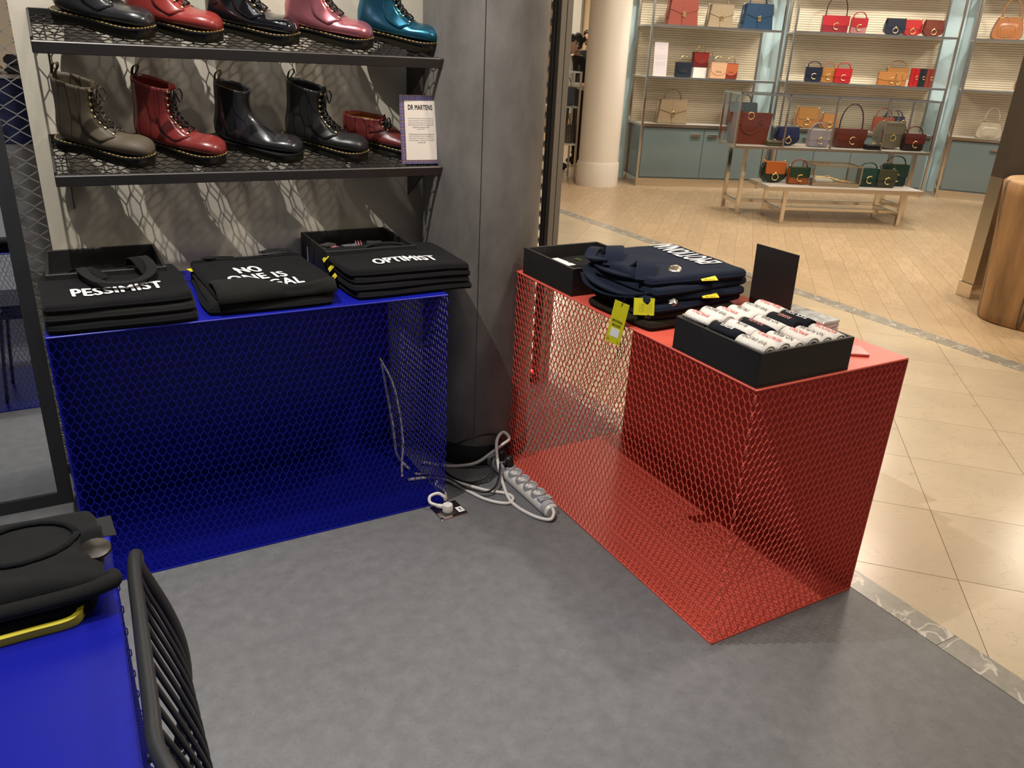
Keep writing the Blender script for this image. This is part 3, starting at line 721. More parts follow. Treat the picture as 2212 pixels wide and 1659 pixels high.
# PESSIMIST totes
zc = ZT
for i in range(3):
    top = i == 2; lab = ['lowest black tote bag of the PESSIMIST stack', 'middle black tote bag of the PESSIMIST stack', 'black tote bag printed PESSIMIST in white with looped handles'][i]
    t = thing('folded_tote', lab, 'bag', (.088-.004*i, 2.320+.004*i, zc), radians(-1+i), 'PESSIMIST tote bags')
    cl = Cloth(.37-.004*i, .345, .027, 31+i, .0022, 9, 8, lump=.006 if top else 0); cl.build('body', M_COT if i != 1 else M_COT2, t)
    if top:
        tf = cl.on(.002, -.074, radians(2)); text('PESSIMIST', tf, .220, .064, M_WHITE, t, bold=.028)
        zt_ = .036
        band(t, [(-.095, .135, zt_-.004), (-.075, .10, zt_+.012), (-.062, .02, zt_+.012), (-.030, -.060, zt_+.010), (.040, -.078, zt_+.010), (.090, -.020, zt_+.014), (.100, .06, zt_+.022), (.085, .115, zt_+.03), (.075, .135, zt_+.012)], .026, M_COT2, 'handle', side=None)
        band(t, [(-.055, .150, zt_-.006), (-.060, .115, zt_+.010), (-.035, .05, zt_+.008), (-.02, .0, zt_+.004)], .026, M_COT, 'handle')
        band(t, [(.055, .150, zt_), (.06, .11, zt_+.03), (.075, .06, zt_+.02), (.085, .01, zt_+.006)], .026, M_COT, 'handle')
    zc += .0255
# socks in the blue stand's right tray
for i, (x, y, rz, lb) in enumerate(((.752, 2.63, 35, 'black socks with white stripes at the left of the blue stand tray'), (.82, 2.60, 10, 'black socks with pink stripes in the middle of the blue stand tray'), (.915, 2.63, -15, 'black socks with pink stripes at the right of the blue stand tray'))):
    t = thing('sock_pair', lb, 'socks', (x, y, ZT+.0065+.03), radians(rz), 'striped socks in the blue stand tray')
    mb = MB(); mb.box(-.055, .055, -.035, .035, -.03, .03, .018); mb.obj('body', M_COT, t, True)
    st = M_WHITE if i == 0 else mat('pink_stripe', srgb(200, 130, 140), .8)
    for k in range(3): MB().box(-.052+.009*k, -.048+.009*k, -.036, .036, -.02, .0306, .001).obj('stripe', st, t)
    MB().box(-.012, .040, -.018, .018, .0302, .0312).obj('paper_band', mat('grey_print', (.14, .14, .15), .6), t)
# packed tops in the red stand's far tray
def packet(label, x, y, z, rz, side):
    t = thing('packed_top', label, 'top', (x, y, z), radians(rz), 'packed black tops')
    cl = Cloth(.26, .13, .022, 44+y*10, .003, 10, 10); cl.build('body', M_COT, t)
    MB().box(-.115, -.03, -.052, .052, .0235, .0255, .0006).obj('price_card', mat('white_card', (.80, .80, .78), .5), t)
    text('EMOI', lambda u, v: (-.070+v, u, .0262), .022, .010, M_BLKP, t, bold=0)
    if side: text('HI!', lambda u, v: (.02+v*.8, u, .0275), .03, .02, mat('lime_print', srgb(150, 210, 60), .6), t, bold=.02)
    return t
packet('black packed top with white card at the back of the far red stand tray', 1.497, 2.205, ZT+.030, 4, True)
packet('black packed top with white card at the front of the far red stand tray', 1.50, 2.072, ZT+.024, 2, False)
# navy EMOTIONAL BAGGAGE totes
zc = ZT
specs = [(M_BROWN, .027, .33, .30, 1.520, 1.765, 3, 'dark brown bag at the bottom of the navy tote stack'), (M_BROWN, .024, .335, .31, 1.535, 1.770, -2, 'dark brown bag lying just under the navy totes'),
         (M_NAVY, .024, .36, .34, 1.545, 1.790, 4, 'lowest navy tote of the stack on the red stand'), (M_NAVY, .024, .37, .345, 1.555, 1.795, -3, 'second navy tote from the bottom of the stack on the red stand'),
         (M_NAVY, .024, .375, .35, 1.56, 1.80, 3, 'navy tote lying directly under the one printed EMOTIONAL'), (M_NAVY, .028, .36, .37, 1.565, 1.815, -3, 'navy tote printed EMOTIONAL in white on top of its stack')]
M_BADGE = mat('badge_metal', (.62, .56, .44), .25, metal=.9)
def badge(parent, loc, m=M_BADGE, sticker=False):
    o = MB().lathe([(.019, 0), (.0205, .002), (.018, .006), (.010, .0085), (.002, .0092)], 22).obj('badge', m, parent, True); o.location = loc; o.rotation_euler = (radians(16), radians(-22), 0)
    if sticker: MB().box(-.009, .009, -.010, .010, .0088, .0100).obj('sticker', M_WHITE, o)
for i, (m_, T, w, d, x, y, rz, lb) in enumerate(specs):
    top = i == 5; t = thing('folded_tote', lb, 'bag', (x, y, zc), radians(rz), 'EMOTIONAL tote bags')
    cl = Cloth(w, d, T, 51+i, .0022, 7, 8, (lambda x, y: -.25*max(0, -x-.10)**1.5*(.4)) if i > 1 else None, lump=.0025 if top else .001); cl.build('body', m_, t)
    if top:
        text('EMOTIONAL', cl.on(.105, .045, pi/2), .28, .085, M_WHITE, t, bold=.014)
        # mouth of the bag folded open on the near side, showing the yellow lining
        for k, (a, b, hh) in enumerate(((-.15, -.02, .020), (.02, .14, .024))):
            band(t, [(-.175, a, T*.5), (-.150, (a+b)/2-.03, T+hh*.7), (-.120, (a+b)/2+.02, T+hh), (-.140, b, T*.7)], .055, M_NAVY, 'folded_mouth', th=.006)
            band(t, [(-.150, a+.012, T+.002), (-.128, (a+b)/2-.02, T+hh*.55), (-.105, (a+b)/2+.02, T+hh*.62), (-.118, b-.012, T+.004)], .030, M_YELIN, 'lining', th=.003)
        band(t, [(-.17, .16, T*.6), (-.19, .05, T*.2), (-.185, -.05, T*.3), (-.16, -.13, T*.5)], .030, M_NAVY, 'handle', th=.005)
        band(t, [(-.12, .165, T+.004), (-.165, .14, T+.012), (-.20, .10, T-.004), (-.175, .04, T+.002)], .034, M_NAVY, 'handle', th=.005)
        badge(t, (-.055, -.125, T+.001)); folded_tag(t, (.02, -.188, T*.55), radians(-10), .052, .020, tilt=radians(24))
    elif i == 4:
        band(t, [(-.185, .15, T*.5), (-.215, .06, -.006), (-.205, -.06, -.012), (-.17, -.14, T*.4)], .030, M_NAVY, 'handle', th=.005)
    elif i == 3:
        folded_tag(t, (.035, -.176, T*.5), radians(-12), .052, .020, tilt=radians(24))
        band(t, [(-.19, .15, T*.6), (-.215, .08, .0), (-.21, -.02, -.004), (-.18, -.12, T*.5)], .026, M_NAVY, 'handle', th=.004)
    elif i == 2:
        badge(t, (-.105, -.150, T+.002), M_CHROME, True)
    elif i == 1: folded_tag(t, (-.02, -.158, T*.5), radians(-8), .050, .018, tilt=radians(30))
    zc += T-.0012
# swing tags hanging from the navy totes
M_YTAG = mat('yellow_swing_tag', srgb(214, 206, 20), .6)
def swing(label, cx, cy, cz, w, h, rx, ry, rz, lines):
    t = thing('swing_tag', label, 'tag', (cx, cy, cz)); t.rotation_euler = (rx, ry, rz)
    MB().box(-w/2, w/2, -.0006, .0006, -h, 0).obj('card', M_YTAG, t)
    MB().tube([(0, -.001, -.012), (.003, -.003, .006), (.008, -.001, .02)], .0008, 5).obj('cord', M_BLKP, t)
    if lines:
        text('EMOTIONAL', lambda u, v: (u, -.0012, -h*.46+v), w*.72, .0085, M_BLKP, t, bold=.01); text('BAGGAGE', lambda u, v: (u, -.0012, -h*.56+v), w*.58, .0085, M_BLKP, t, bold=.01)
        MB().box(-w*.30, w*.30, -.0012, -.0006, -h*.84, -h*.64).obj('price_sticker', M_WHITE, t)
        text('L', lambda u, v: (w*.36+u, -.0012, -h*.93+v), .004, .007, M_BLKP, t, bold=0); text('BCBG', lambda u, v: (-w*.34+u, -.0012, -h*.92+v), .008, .007, M_BLKP, t, bold=0)
    else:
        for k in range(6): text('lavage a froid', lambda u, v: (u+.004, -.0012, -h*(.35+.09*k)+v), w*.6, .0022, M_BLKP, t, bold=0)
swing('long yellow swing tag hanging over the edge of the red stand', 1.326, 1.693, .823, .048, .128, radians(0), radians(9), radians(-66), True)
swing('small yellow care tag lying against the navy totes', 1.372, 1.655, .842, .060, .048, radians(-14), radians(-8), radians(-56), False)
# black sign card and loose packs on the red stand
o = MB().box(-.0025, .0025, 0, .160, 0, .205).obj('sign_card', M_BLACK); tag(o, 'blank black card standing upright behind the rolled socks', 'sign'); o.location = (1.82, 1.525, ZT); o.rotation_euler = (0, radians(-2), radians(1))
MB().box(-.03, .03, .06, .10, .0, .004).obj('foot', M_BLACK, o)
M_FOIL = mat('shiny_wrap', (.62, .66, .66), .18, metal=.4, var=.5, scale=30)
for i, (x, y, rz, lb) in enumerate(((1.865, 1.50, 4, 'stack of wrapped postcards behind the black card on the red stand'), (1.775, 1.285, -32, 'glossy wrapped pack lying right of the sock tray'))):
    t = thing('wrapped_pack', lb, 'pack', (x, y, ZT), radians(rz))
    if i == 0:
        for k in range(3): MB().box(-.038, .038, -.085, .085, .0115*k, .0115*k+.011, .002).obj('bundle', [M_FOIL, mat('pale_card', (.55, .6, .6), .4)][k % 2], t)
    else: MB().box(-.055, .055, -.036, .036, 0, .007, .002).obj('card', mat('red_printed_card', (.55, .10, .09), .3), t); MB().box(-.05, .0, -.030, .030, .007, .0085).obj('wrapper', M_FOIL, t)
t = thing('acrylic_block', 'clear acrylic holder at the far edge of the red stand behind the navy totes', 'holder', (1.80, 1.72, ZT))
MB().box(0, .09, 0, .004, 0, .075).obj('side', M_ACR, t); MB().box(0, .09, .10, .104, 0, .075).obj('side', M_ACR, t); MB().box(0, .09, .004, .10, 0, .004).obj('base', M_ACR, t); MB().box(.086, .09, .004, .10, .004, .075).obj('side', M_ACR, t)
# rolled socks: three rows of six
M_KNAVY = mat('black_rib_knit', (.010, .011, .016), .95, bump=.5, bscale=260, spec=.2)
rows = [[('RIVE GAUCHE', 'k', 'w'), ('BEAUTIFUL', 'r', 'w'), ('NO FEAR', 'k', 'w'), ('AMAZING', 'r', 'w'), ('NO FUTURE', 'k', 'w'), ('ANTISOCIAL', 'r', 'w')],
        [('REBEL', 'w', 'b'), ('FUCK', 'k', 'w'), ('SQUARE', 'p', 'b'), ('NO FEAR', 'k', 'w'), ('REBEL', 'p', 'b'), ('FUCK YOU', 'w', 'b')],
        [('AMAZING', 'r', 'w'), ('RIVE GAUCHE', 'k', 'w'), ('AMAZING', 'r', 'w'), ('CRUSH', 'k', 'w'), ('RIVE GAUCHE', 'k', 'w'), ('BEAUTIFUL', 'r', 'w')]]
PR = dict(k=M_BLKP, r=M_REDP, w=M_WHITE, p=mat('salmon_print', srgb(190, 130, 120), .8)); CN = dict(w='white', b='black'); TN = dict(k='black', r='red', w='white', p='salmon')
RN = ['nearest row', 'middle row', 'row beside the navy totes']; ON = ['first', 'second', 'third', 'fourth', 'fifth', 'sixth']
rs = random.Random(5)
for r_, row in enumerate(rows):
    for c_, (tx, pc, bc) in enumerate(row):
        R_ = .0262+rs.uniform(-.0012, .0008); L_ = .091; x = 1.349+.0098+.0262+c_*.0489; y = 1.186+.0105+r_*.0945
        zc = ZT+.0075+R_+.040+.004*r_+rs.uniform(-.002, .003)
        t = thing('rolled_socks', '%s socks with %s print, %s roll from the red edge, %s' % (CN[bc], TN[pc], ON[c_], RN[r_]), 'socks', (x, y, zc), radians(rs.uniform(-3, 3)), 'rolled socks in the near tray')
        m_ = M_WCOT if bc == 'w' else M_KNAVY
        mb = MB(); turns = 2.1; th = .0056
        # spiral roll, extruded along y with a soft bulge
        prof = []
        n_ = 46
        for k in range(n_+1):
            a = k/n_*turns*2*pi; rad = R_-th*1.18*(turns-a/(2*pi)); prof.append((rad*cos(a+pi/2+.6), rad*sin(a+pi/2+.6), a))
        outp = [(p[0], p[1]) for p in prof]
        inn = [((sqrt(p[0]**2+p[1]**2)-th)*cos(math.atan2(p[1], p[0])), (sqrt(p[0]**2+p[1]**2)-th)*sin(math.atan2(p[1], p[0]))) for p in prof]
        poly = outp+inn[::-1]; rr = []
        for k in range(5):
            yy = L_*k/4; sc = 1+.02*sin(pi*k/4)-(.035 if k in (0, 4) else 0); rr.append([(p[0]*sc, yy, p[1]*sc) for p in poly])
        mb.loft(rr[::-1]); nv = len(poly)
        for base, fl in ((0, False), (4*nv, True)):
            for k in range(n_):
                q = (base+k, base+k+1, base+nv-2-k, base+nv-1-k); mb.f.append(q if fl else q[::-1]); mb.mi.append(0)
        mb.obj('roll', m_, t, True)
        wt = min(.072, .0074*len(tx)+.006)
        def fn(u, v, R_=R_):
            a = pi/2+.25-(-v)/R_; return (cos(a)*(R_*1.03+.0012), L_*.5+u, sin(a)*(R_*1.03+.0012))
        text(tx, fn, wt, .0115, PR[pc], t, bold=.012)
        if r_ == 2 and c_ == 0: MB().prism([(-.022, .012), (-.006, .020), (-.026, -.010)], .012, .035).obj('heel_patch', M_BLKP, t)
# ============================================================ power strip, cables, floor socket
ps = thing('power_strip', 'white six-way power strip lying against the foot of the red stand', 'power strip', (1.292, 1.915, .001), radians(1.5))
def cap(w, h, y, n=10): return [(-w/2+.004, y, 0), (w/2-.004, y, 0), (w/2, y, .006)]+[(w/2*cos(pi*k/n), y, .016+(h-.016)*sin(pi*k/n)**.7) for k in range(0, n+1)]+[(-w/2, y, .006)]
MB().loft([cap(.044, .036, .0), cap(.052, .042, .008), cap(.052, .042, .41), cap(.044, .034, .42)], True, True).obj('housing', M_PLAST, ps, 50)
MB().loft([cap(.056, .046, .012), cap(.056, .046, .034)], True, True).obj('end_collar', M_GPLAS, ps, 50)
MB().loft([cap(.056, .046, .392), cap(.056, .046, .412)], True, True).obj('end_collar', M_GPLAS, ps, 50)
MB().box(-.024, .024, .038, .066, .036, .0475, .002).obj('switch_plate', M_GPLAS, ps)
o = MB().box(-.012, .012, .043, .060, .0475, .051, .002).obj('switch', M_GPLAS, ps); text('O', lambda u, v: (u, .0515+v, .0514), .006, .006, M_BLKP, ps, bold=0)
for k in range(6):
    y = .094+k*.0525;
    so = MB().lathe([(.026, .030), (.026, .048), (.0235, .050), (.0205, .048), (.0205, .040), (.001, .040)], 24, (0, 0), True, True).obj('socket', M_GPLAS, ps, 40); so.location = (0, y, 0)
    if k < 4:
        for sx in (-.0095, .0095): MB().lathe([(.0026, .0402), (.0026, .0410)], 8, (sx, 0)).obj('hole', M_BLKP, so)
        MB().lathe([(.0024, .040), (.0024, .054), (.001, .056)], 8, (0, .011)).obj('earth_pin', M_CHROME, so)
for k, lb in ((4, 'black plug in the second socket from the far end of the power strip'), (5, 'black plug in the farthest socket of the power strip')):
    y = 1.915+.094+k*.0525
    p = thing('plug', lb, 'plug', (1.284 if k == 5 else 1.2855, y, .045), radians(20))
    MB().lathe([(.018, 0), (.019, .012), (.017, .03), (.010, .040), (.003, .042)], 18).obj('body', M_RUB, p, 40)
    MB().tube([(-.008, 0, .026), (-.024, -.004, .030), (-.038, -.008, .026)], [.009, .007, .0045], 8).obj('strain_relief', M_RUB, p, True)
def cable(label, pts, r, m, name='cable'):
    return tag(MB().tube(spline(pts, 8), r, 8).obj(name, m, None, True), label, 'cable')
Z0 = .0065
cable('white cable looping from the near end of the power strip', [(1.293, 1.917, .030), (1.285, 1.895, .022), (1.262, 1.888, .010), (1.225, 1.945, Z0), (1.205, 2.05, Z0), (1.230, 2.16, .020), (1.247, 2.23, .060), (1.272, 2.292, .115), (1.312, 2.318, .135), (1.328, 2.296, .115), (1.296, 2.288, .100), (1.252, 2.300, .065), (1.20, 2.322, .025), (1.13, 2.365, Z0), (1.08, 2.40, Z0), (1.03, 2.43, .0127)], .0062, M_PLAST)
cable('white cable curving across the floor between the two stands', [(.93, 2.33, .0128), (1.00, 2.315, .0128), (1.055, 2.300, Z0), (1.09, 2.205, Z0), (1.13, 2.10, Z0), (1.185, 2.045, Z0), (1.222, 2.065, Z0), (1.215, 2.105, Z0), (1.16, 2.155, Z0), (1.10, 2.225, .010), (1.05, 2.275, .018), (.97, 2.36, .0128)], .0060, M_PLAST)
cable('black cable from the farthest plug curling towards the grey column', [(1.235, 2.255, .071), (1.19, 2.21, .030), (1.13, 2.23, .006), (1.085, 2.33, .006), (1.10, 2.42, .03), (1.15, 2.32, .13), (1.26, 2.31, .14), (1.325, 2.332, .08), (1.335, 2.31, .004+.06)], .0038, M_RUB)
cable('black cable from the nearer plug lying over the white cables', [(1.242, 2.205, .070), (1.195, 2.14, .03), (1.14, 2.125, .020), (1.09, 2.19, .020), (1.05, 2.26, .030), (.98, 2.33, .022)], .0038, M_RUB)
cable('white cable hanging inside the right end of the blue stand', [(.945, 2.62, .36), (.955, 2.60, .25), (.965, 2.57, .12), (.955, 2.50, .03), (.965, 2.40, .0135)], .0055, M_PLAST)
cable('thin white flex bowing inside the right end of the blue stand', [(.940, 2.63, .38), (.968, 2.58, .30), (.980, 2.54, .20), (.975, 2.49, .09), (.95, 2.44, .0135), (.92, 2.36, .0135)], .0045, M_PLAST)
fs = thing('floor_socket', 'steel floor socket plate at the corner of the blue stand', 'socket', (.985, 2.085, 0), radians(4))
MB().box(-.048, .052, -.036, .058, .0005, .004, .001).obj('plate', M_CHROME, fs); MB().box(-.03, .02, -.022, .030, .004, .0048).obj('inset', M_DARKM, fs)
text('!', lambda u, v: (.038+u, -.005+v, .0045), .006, .018, M_BLKP, fs); MB().box(.026, .049, -.020, .012, .0040, .0043).obj('sticker', M_WHITE, fs)
pl = thing('plug', 'white round plug pushed into the steel floor socket', 'plug', (.980, 2.092, .005))
MB().lathe([(.018, 0), (.0185, .014), (.0165, .024), (.006, .026)], 22).obj('body', M_PLAST, pl, 40)
MB().tube([(-.010, .006, .014), (-.026, .012, .018), (-.036, .018, .020)], [.009, .0075, .0062], 8).obj('strain_relief', M_PLAST, pl, True)
cable('white cable curling back from the floor plug into the blue stand', [(.946, 2.110, .025), (.930, 2.128, .030), (.936, 2.141, .045), (.965, 2.140, .05), (.985, 2.132, .035), (.992, 2.142, .018), (1.008, 2.17, .0065), (1.02, 2.21, .0065), (1.012, 2.26, .0065), (1.018, 2.27, .02)], .0055, M_PLAST)
# ============================================================ wire chair
ch = thing('wire_chair', 'black wire chair with a slatted rod back pulled up to the blue table', 'chair', (0, 0, 0))
yA, yB = 1.035, .585
def prof(z):    # x of the back at height z: leans out in the middle
    k = (z-.42)/.38; return .012+.050*sin(pi*max(0, min(1, k))**.9)*1.0
def prof_up(z, far):
    k = max(0, min(1, (.80-z)/.46)); return .004+.048*sin(pi*k)**1.4
hoop = []
for z in (.42, .50, .56, .62, .68, .73, .765): hoop.append((prof_up(z, 1), yA+.02*sin(pi*(z-.42)/.4), z))
hoop += [(.010, yA-.006, .792), (.006, yA-.03, .800)]
top = [(.004-.010*i/8, yA-.03-(yA-yB-.06)*i/8, .802) for i in range(1, 9)]
back = [(p[0], yA+yB-p[1], p[2]) for p in hoop[::-1]]
MB().tube(spline(hoop+top[:-1]+back, 3), .0088, 10).obj('back_frame', M_BLKMET, ch, True)
for i in range(11):
    y = yA-.035-i*.038; pts = []
    for z in (.797, .75, .70, .64, .58, .52, .47, .44): pts.append((prof_up(z, 0)+.0, y, z))
    pts[0] = (.004-.010*i/11, y, .800); pts += [(-.02, y, .428), (-.10, y, .425), (-.25, y, .43), (-.38, y, .435)]
    MB().tube(spline(pts, 3), .0035, 6).obj('back_rod', M_BLKMET, ch, True)
MB().tube(spline([(.03, yA, .43), (-.02, yA, .42), (-.38, yA-.01, .43), (-.40, yA-.05, .43), (-.40, yB+.05, .43), (-.38, yB+.01, .43), (-.02, yB, .42), (.03, yB, .43)], 4), .0085, 8).obj('seat_frame', M_BLKMET, ch, True)
for y, s_ in ((yA, 1), (yB, -1)):
    MB().tube(spline([(.012, y, .42), (.05, y+.01*s_, .25), (.075, y+.02*s_, .0085)], 4), .0085, 8).obj('leg', M_BLKMET, ch, True)
    MB().tube(spline([(-.37, y, .42), (-.39, y+.01*s_, .25), (-.41, y+.02*s_, .0085)], 4), .0085, 8).obj('leg', M_BLKMET, ch, True)
# ============================================================ jumpers on the near blue table
ZN = .7505
t = thing('folded_jumper', 'black folded jumper with a yellow hem on the near blue table, underneath', 'jumper', (-.225, 1.060, ZN), radians(1), 'jumpers on the near table')
cl = Cloth(.365, .195, .034, 71, .004, 14, 7, lump=.004); cl.build('body', M_COT, t)
band(t, [(.165, -.080, .020), (.150, -.099, .008), (.10, -.100, .006), (.0, -.101, .006), (-.17, -.101, .006)], .018, M_YEL, 'yellow_hem', side=Vector((0, -.35, 1)), th=.006)
t = thing('folded_jumper', 'dark olive folded jumper with a round neckline on top of the yellow-hemmed one', 'jumper', (-.218, 1.068, ZN+.032), radians(-1), 'jumpers on the near table')
cl2 = Cloth(.375, .190, .034, 73, .005, 10, 7, (lambda x, y: -.9*max(0, x-.13)**2), lump=.006); cl2.build('body', M_COT2, t)
cy_, cx_ = .015, .098
ringp = [(cx_+.062*cos(a), cy_+.052*sin(a), cl2.top(min(.18, cx_+.062*cos(a)), cy_+.052*sin(a))+.003) for a in [2*pi*k/20 for k in range(21)]]
MB().tube(ringp, .0048, 8, flat=.6).obj('neckband', M_COT, t, True)
MB().tube(spline([(.196, -.075, .012), (.192, -.092, .014), (.12, -.098, .010), (-.18, -.1, .010)], 5), .011, 8).obj('cuff', M_COT2, t, True)
wt = thing('ribbon_tag', 'black ribbon tag with a round metal seal hanging from the olive jumper', 'tag', (-.040, 1.050, ZN+.062), radians(8))
band(wt, [(.0, .045, -.010), (.004, .030, .004), (.002, .010, .010), (.0, -.006, .004)], .026, M_COT, 'ribbon', th=.003)
o = MB().lathe([(.018, 0), (.020, .002), (.019, .005), (.004, .007)], 20).obj('seal', mat('dark_seal', (.10, .09, .08), .25, metal=.9), wt, 40); o.location = (0, -.020, .0); o.rotation_euler = (radians(12), 0, 0)
o = MB().prism([(-.026, -.012), (.030, -.030), (.034, .028), (-.020, .034)], 0, .001, 'z').obj('label_card', M_BLKP, wt); o.location = (.004, .056, -.014); MB().box(-.014, .006, -.008, .008, .001, .0016).obj('price_sticker', M_WHITE, o)
# ============================================================ boutique furniture
def frame(o, ang):
    p = S2W(*o); return (p.x, p.y, radians(ang)-SA)
FR = {'U1': ((1.45, 10.17), 9.2), 'U2': ((3.27, 10.62), -8), 'U3': ((5.38, 10.42), -24), 'V': ((2.17, 8.42), 6), 'L': ((2.49, 7.98), 5.8)}
DK = {'U1': (.755, 1.30, 1.875), 'U2': (.755, 1.315, 1.89), 'U3': (.755, 1.315, 1.89), 'V': (.705,), 'L': (.372,)}
def fpt(f, u, v):
    (ox, oy), a = FR[f]; a = radians(a); return S2W(ox+u*cos(a)-v*sin(a), oy+u*sin(a)+v*cos(a))
def frz(f): return radians(FR[f][1])-SA
# white round column
p = S2W(.945, 10.15)
cw = struct(MB().lathe([(.247, .28), (.247, 3.15)], 40, cap0=False).obj('wall_round_column', M_CREAM, None, 40)); cw.location = (p.x, p.y, 0)
MB().lathe([(.262, 0), (.262, .27), (.255, .285), (.247, .285)], 40).obj('column_base', M_CREAM, cw, 40)
def unit(f, w, d, label, ndoor, lab=''):
    p = fpt(f, 0, 0); t = thing('shelf_unit', label, 'shelf unit', (p.x, p.y, 0), frz(f), 'boutique wall units')
    zc, z1, z2 = DK[f]
    MB().box(.02, w-.02, .03, d, 0, .07).obj('plinth', M_CHROME, t)
    MB().box(.0, w, .0, d, .07, .10).obj('base_rail', M_CHROME, t)
    MB().box(.03, w-.03, .03, d, .10, zc-.03).obj('cabinet', M_TEAL, t)
    dw = (w-.06)/ndoor
    for i in range(ndoor):
        dr = MB().box(.03+i*dw+.003, .03+(i+1)*dw-.003, .015, .03, .115, zc-.045, .002).obj('door', M_TEAL, t)
        hx = .03+(i+1)*dw-.17 if i % 2 == 0 else .03+i*dw+.05
        MB().box(hx, hx+.12, -.012, .015, zc-.135, zc-.105, .003).obj('handle', M_CHROME, dr)
    MB().box(0, w, 0, d, zc-.03, zc, .002).obj('worktop', M_WTOP, t); MB().box(-.004, w+.004, -.006, .0, zc-.034, zc+.002).obj('edge_trim', M_CHROME, t)
    for z in (z1, z2, z2+.56): MB().box(.0, w, .0, d-.02, z-.018, z, .002).obj('glass_shelf', mat('frosted_shelf', (.70, .70, .66), .2), t); MB().box(-.004, w+.004, -.010, .0, z-.022, z+.002).obj('shelf_edge', M_CHROME, t)
    for x in (0, w):
        for y in (0, d-.03): MB().box(x-.012, x+.012, y-.012, y+.012, 0, 3.1).obj('post', M_CHROME, t)
    # ribbed back
    mb = MB(); n = int(2.35/.027); rr = []
    for k in range(n):
        z = zc+k*.027
        for dz, dy in ((0, 0), (.001, -.012), (.018, -.012), (.019, 0)): rr.append([(.02, d-.03+dy, z+dz), (w-.02, d-.03+dy, z+dz)])
    mb.loft(rr, closed=False); mb.box(.02, w-.02, d-.028, d-.01, zc, 3.1); mb.obj('ribbed_back', M_RIB, t)
    return t
unit('U1', 1.64, .62, 'boutique wall unit with three handbags and a white card, left of the glass vitrine', 2)
unit('U2', 1.90, .60, 'boutique wall unit of red, navy and tan handbags behind the glass vitrine', 4)
unit('U3', 1.9, .60, 'boutique wall unit at the right edge holding a white handbag', 3)
# pale blue wall behind and between the units
for f, u0, u1, nm in (('U1', -.40, 1.86, 'wall_boutique_left'), ('U2', -.16, 2.16, 'wall_boutique_middle'), ('U3', -.22, 3.2, 'wall_boutique_right')):
    p = fpt(f, 0, 0); o = struct(MB().box(u0, u1, .66, .74, 0, 3.15).obj(nm, M_PBLUE)); o.location = (p.x, p.y, 0); o.rotation_euler = (0, 0, frz(f))
# tall vitrine
def table_legs(t, w, d, h, m, inset, r=.019):
    for x in (inset, w-inset):
        for y in (.03, d-.03): MB().box(x-r, x+r, y-r, y+r, 0, h).obj('leg', m, t)
        MB().box(x-r*.8, x+r*.8, .03, d-.03, .10, .14).obj('cross_bar', m, t)
    MB().box(inset, w-inset, d/2-.02, d/2+.02, .10, .13).obj('stretcher', m, t)
p = fpt('V', 0, 0); v = thing('glass_vitrine', 'steel and glass vitrine on legs full of handbags', 'vitrine', (p.x, p.y, 0), frz('V'))
VW, VD, zd, zt_ = 2.13, .50, .705, 1.215
table_legs(v, VW, VD, zd-.03, M_CHROME, .14)
MB().box(0, VW, 0, VD, zd-.03, zd-.004).obj('deck_frame', M_CHROME, v); MB().box(.012, VW-.012, .012, VD-.012, zd-.004, zd).obj('deck', M_WTOP, v)
for x in (0, VW*.24, VW*.48, VW*.74, VW):
    for y in ((0, VD) if x in (0, VW) else (0,)): MB().box(x-.009, x+.009, y-.009, y+.009, zd, zt_).obj('upright', M_CHROME, v)
for y in (0, VD): MB().box(-.009, VW+.009, y-.009, y+.009, zt_-.018, zt_).obj('top_rail', M_CHROME, v)
for x in (0, VW): MB().box(x-.009, x+.009, .009, VD-.009, zt_-.018, zt_).obj('top_rail', M_CHROME, v)
for nm, bx in (('glass_pane', (0, VW, -.002, .002, zd, zt_-.018)), ('glass_pane', (0, VW, VD-.002, VD+.002, zd, zt_-.018)), ('glass_pane', (-.002, .002, .01, VD-.01, zd, zt_-.018)), ('glass_pane', (VW-.002, VW+.002, .01, VD-.01, zd, zt_-.018)), ('glass_top', (.01, VW-.01, .01, VD-.01, zt_-.006, zt_-.002))): MB().box(*bx).obj(nm, M_GLASS, v)
# low table
p = fpt('L', 0, 0); lt = thing('low_table', 'low white-topped steel table in front of the vitrine', 'table', (p.x, p.y, 0), frz('L'))
table_legs(lt, 1.56, .54, .33, M_CHROME, .16)
MB().box(-.04, 1.60, 0, .54, .328, .366, .002).obj('frame', M_CHROME, lt); MB().box(-.03, 1.59, .01, .53, .366, .372).obj('top', M_WTOP, lt)
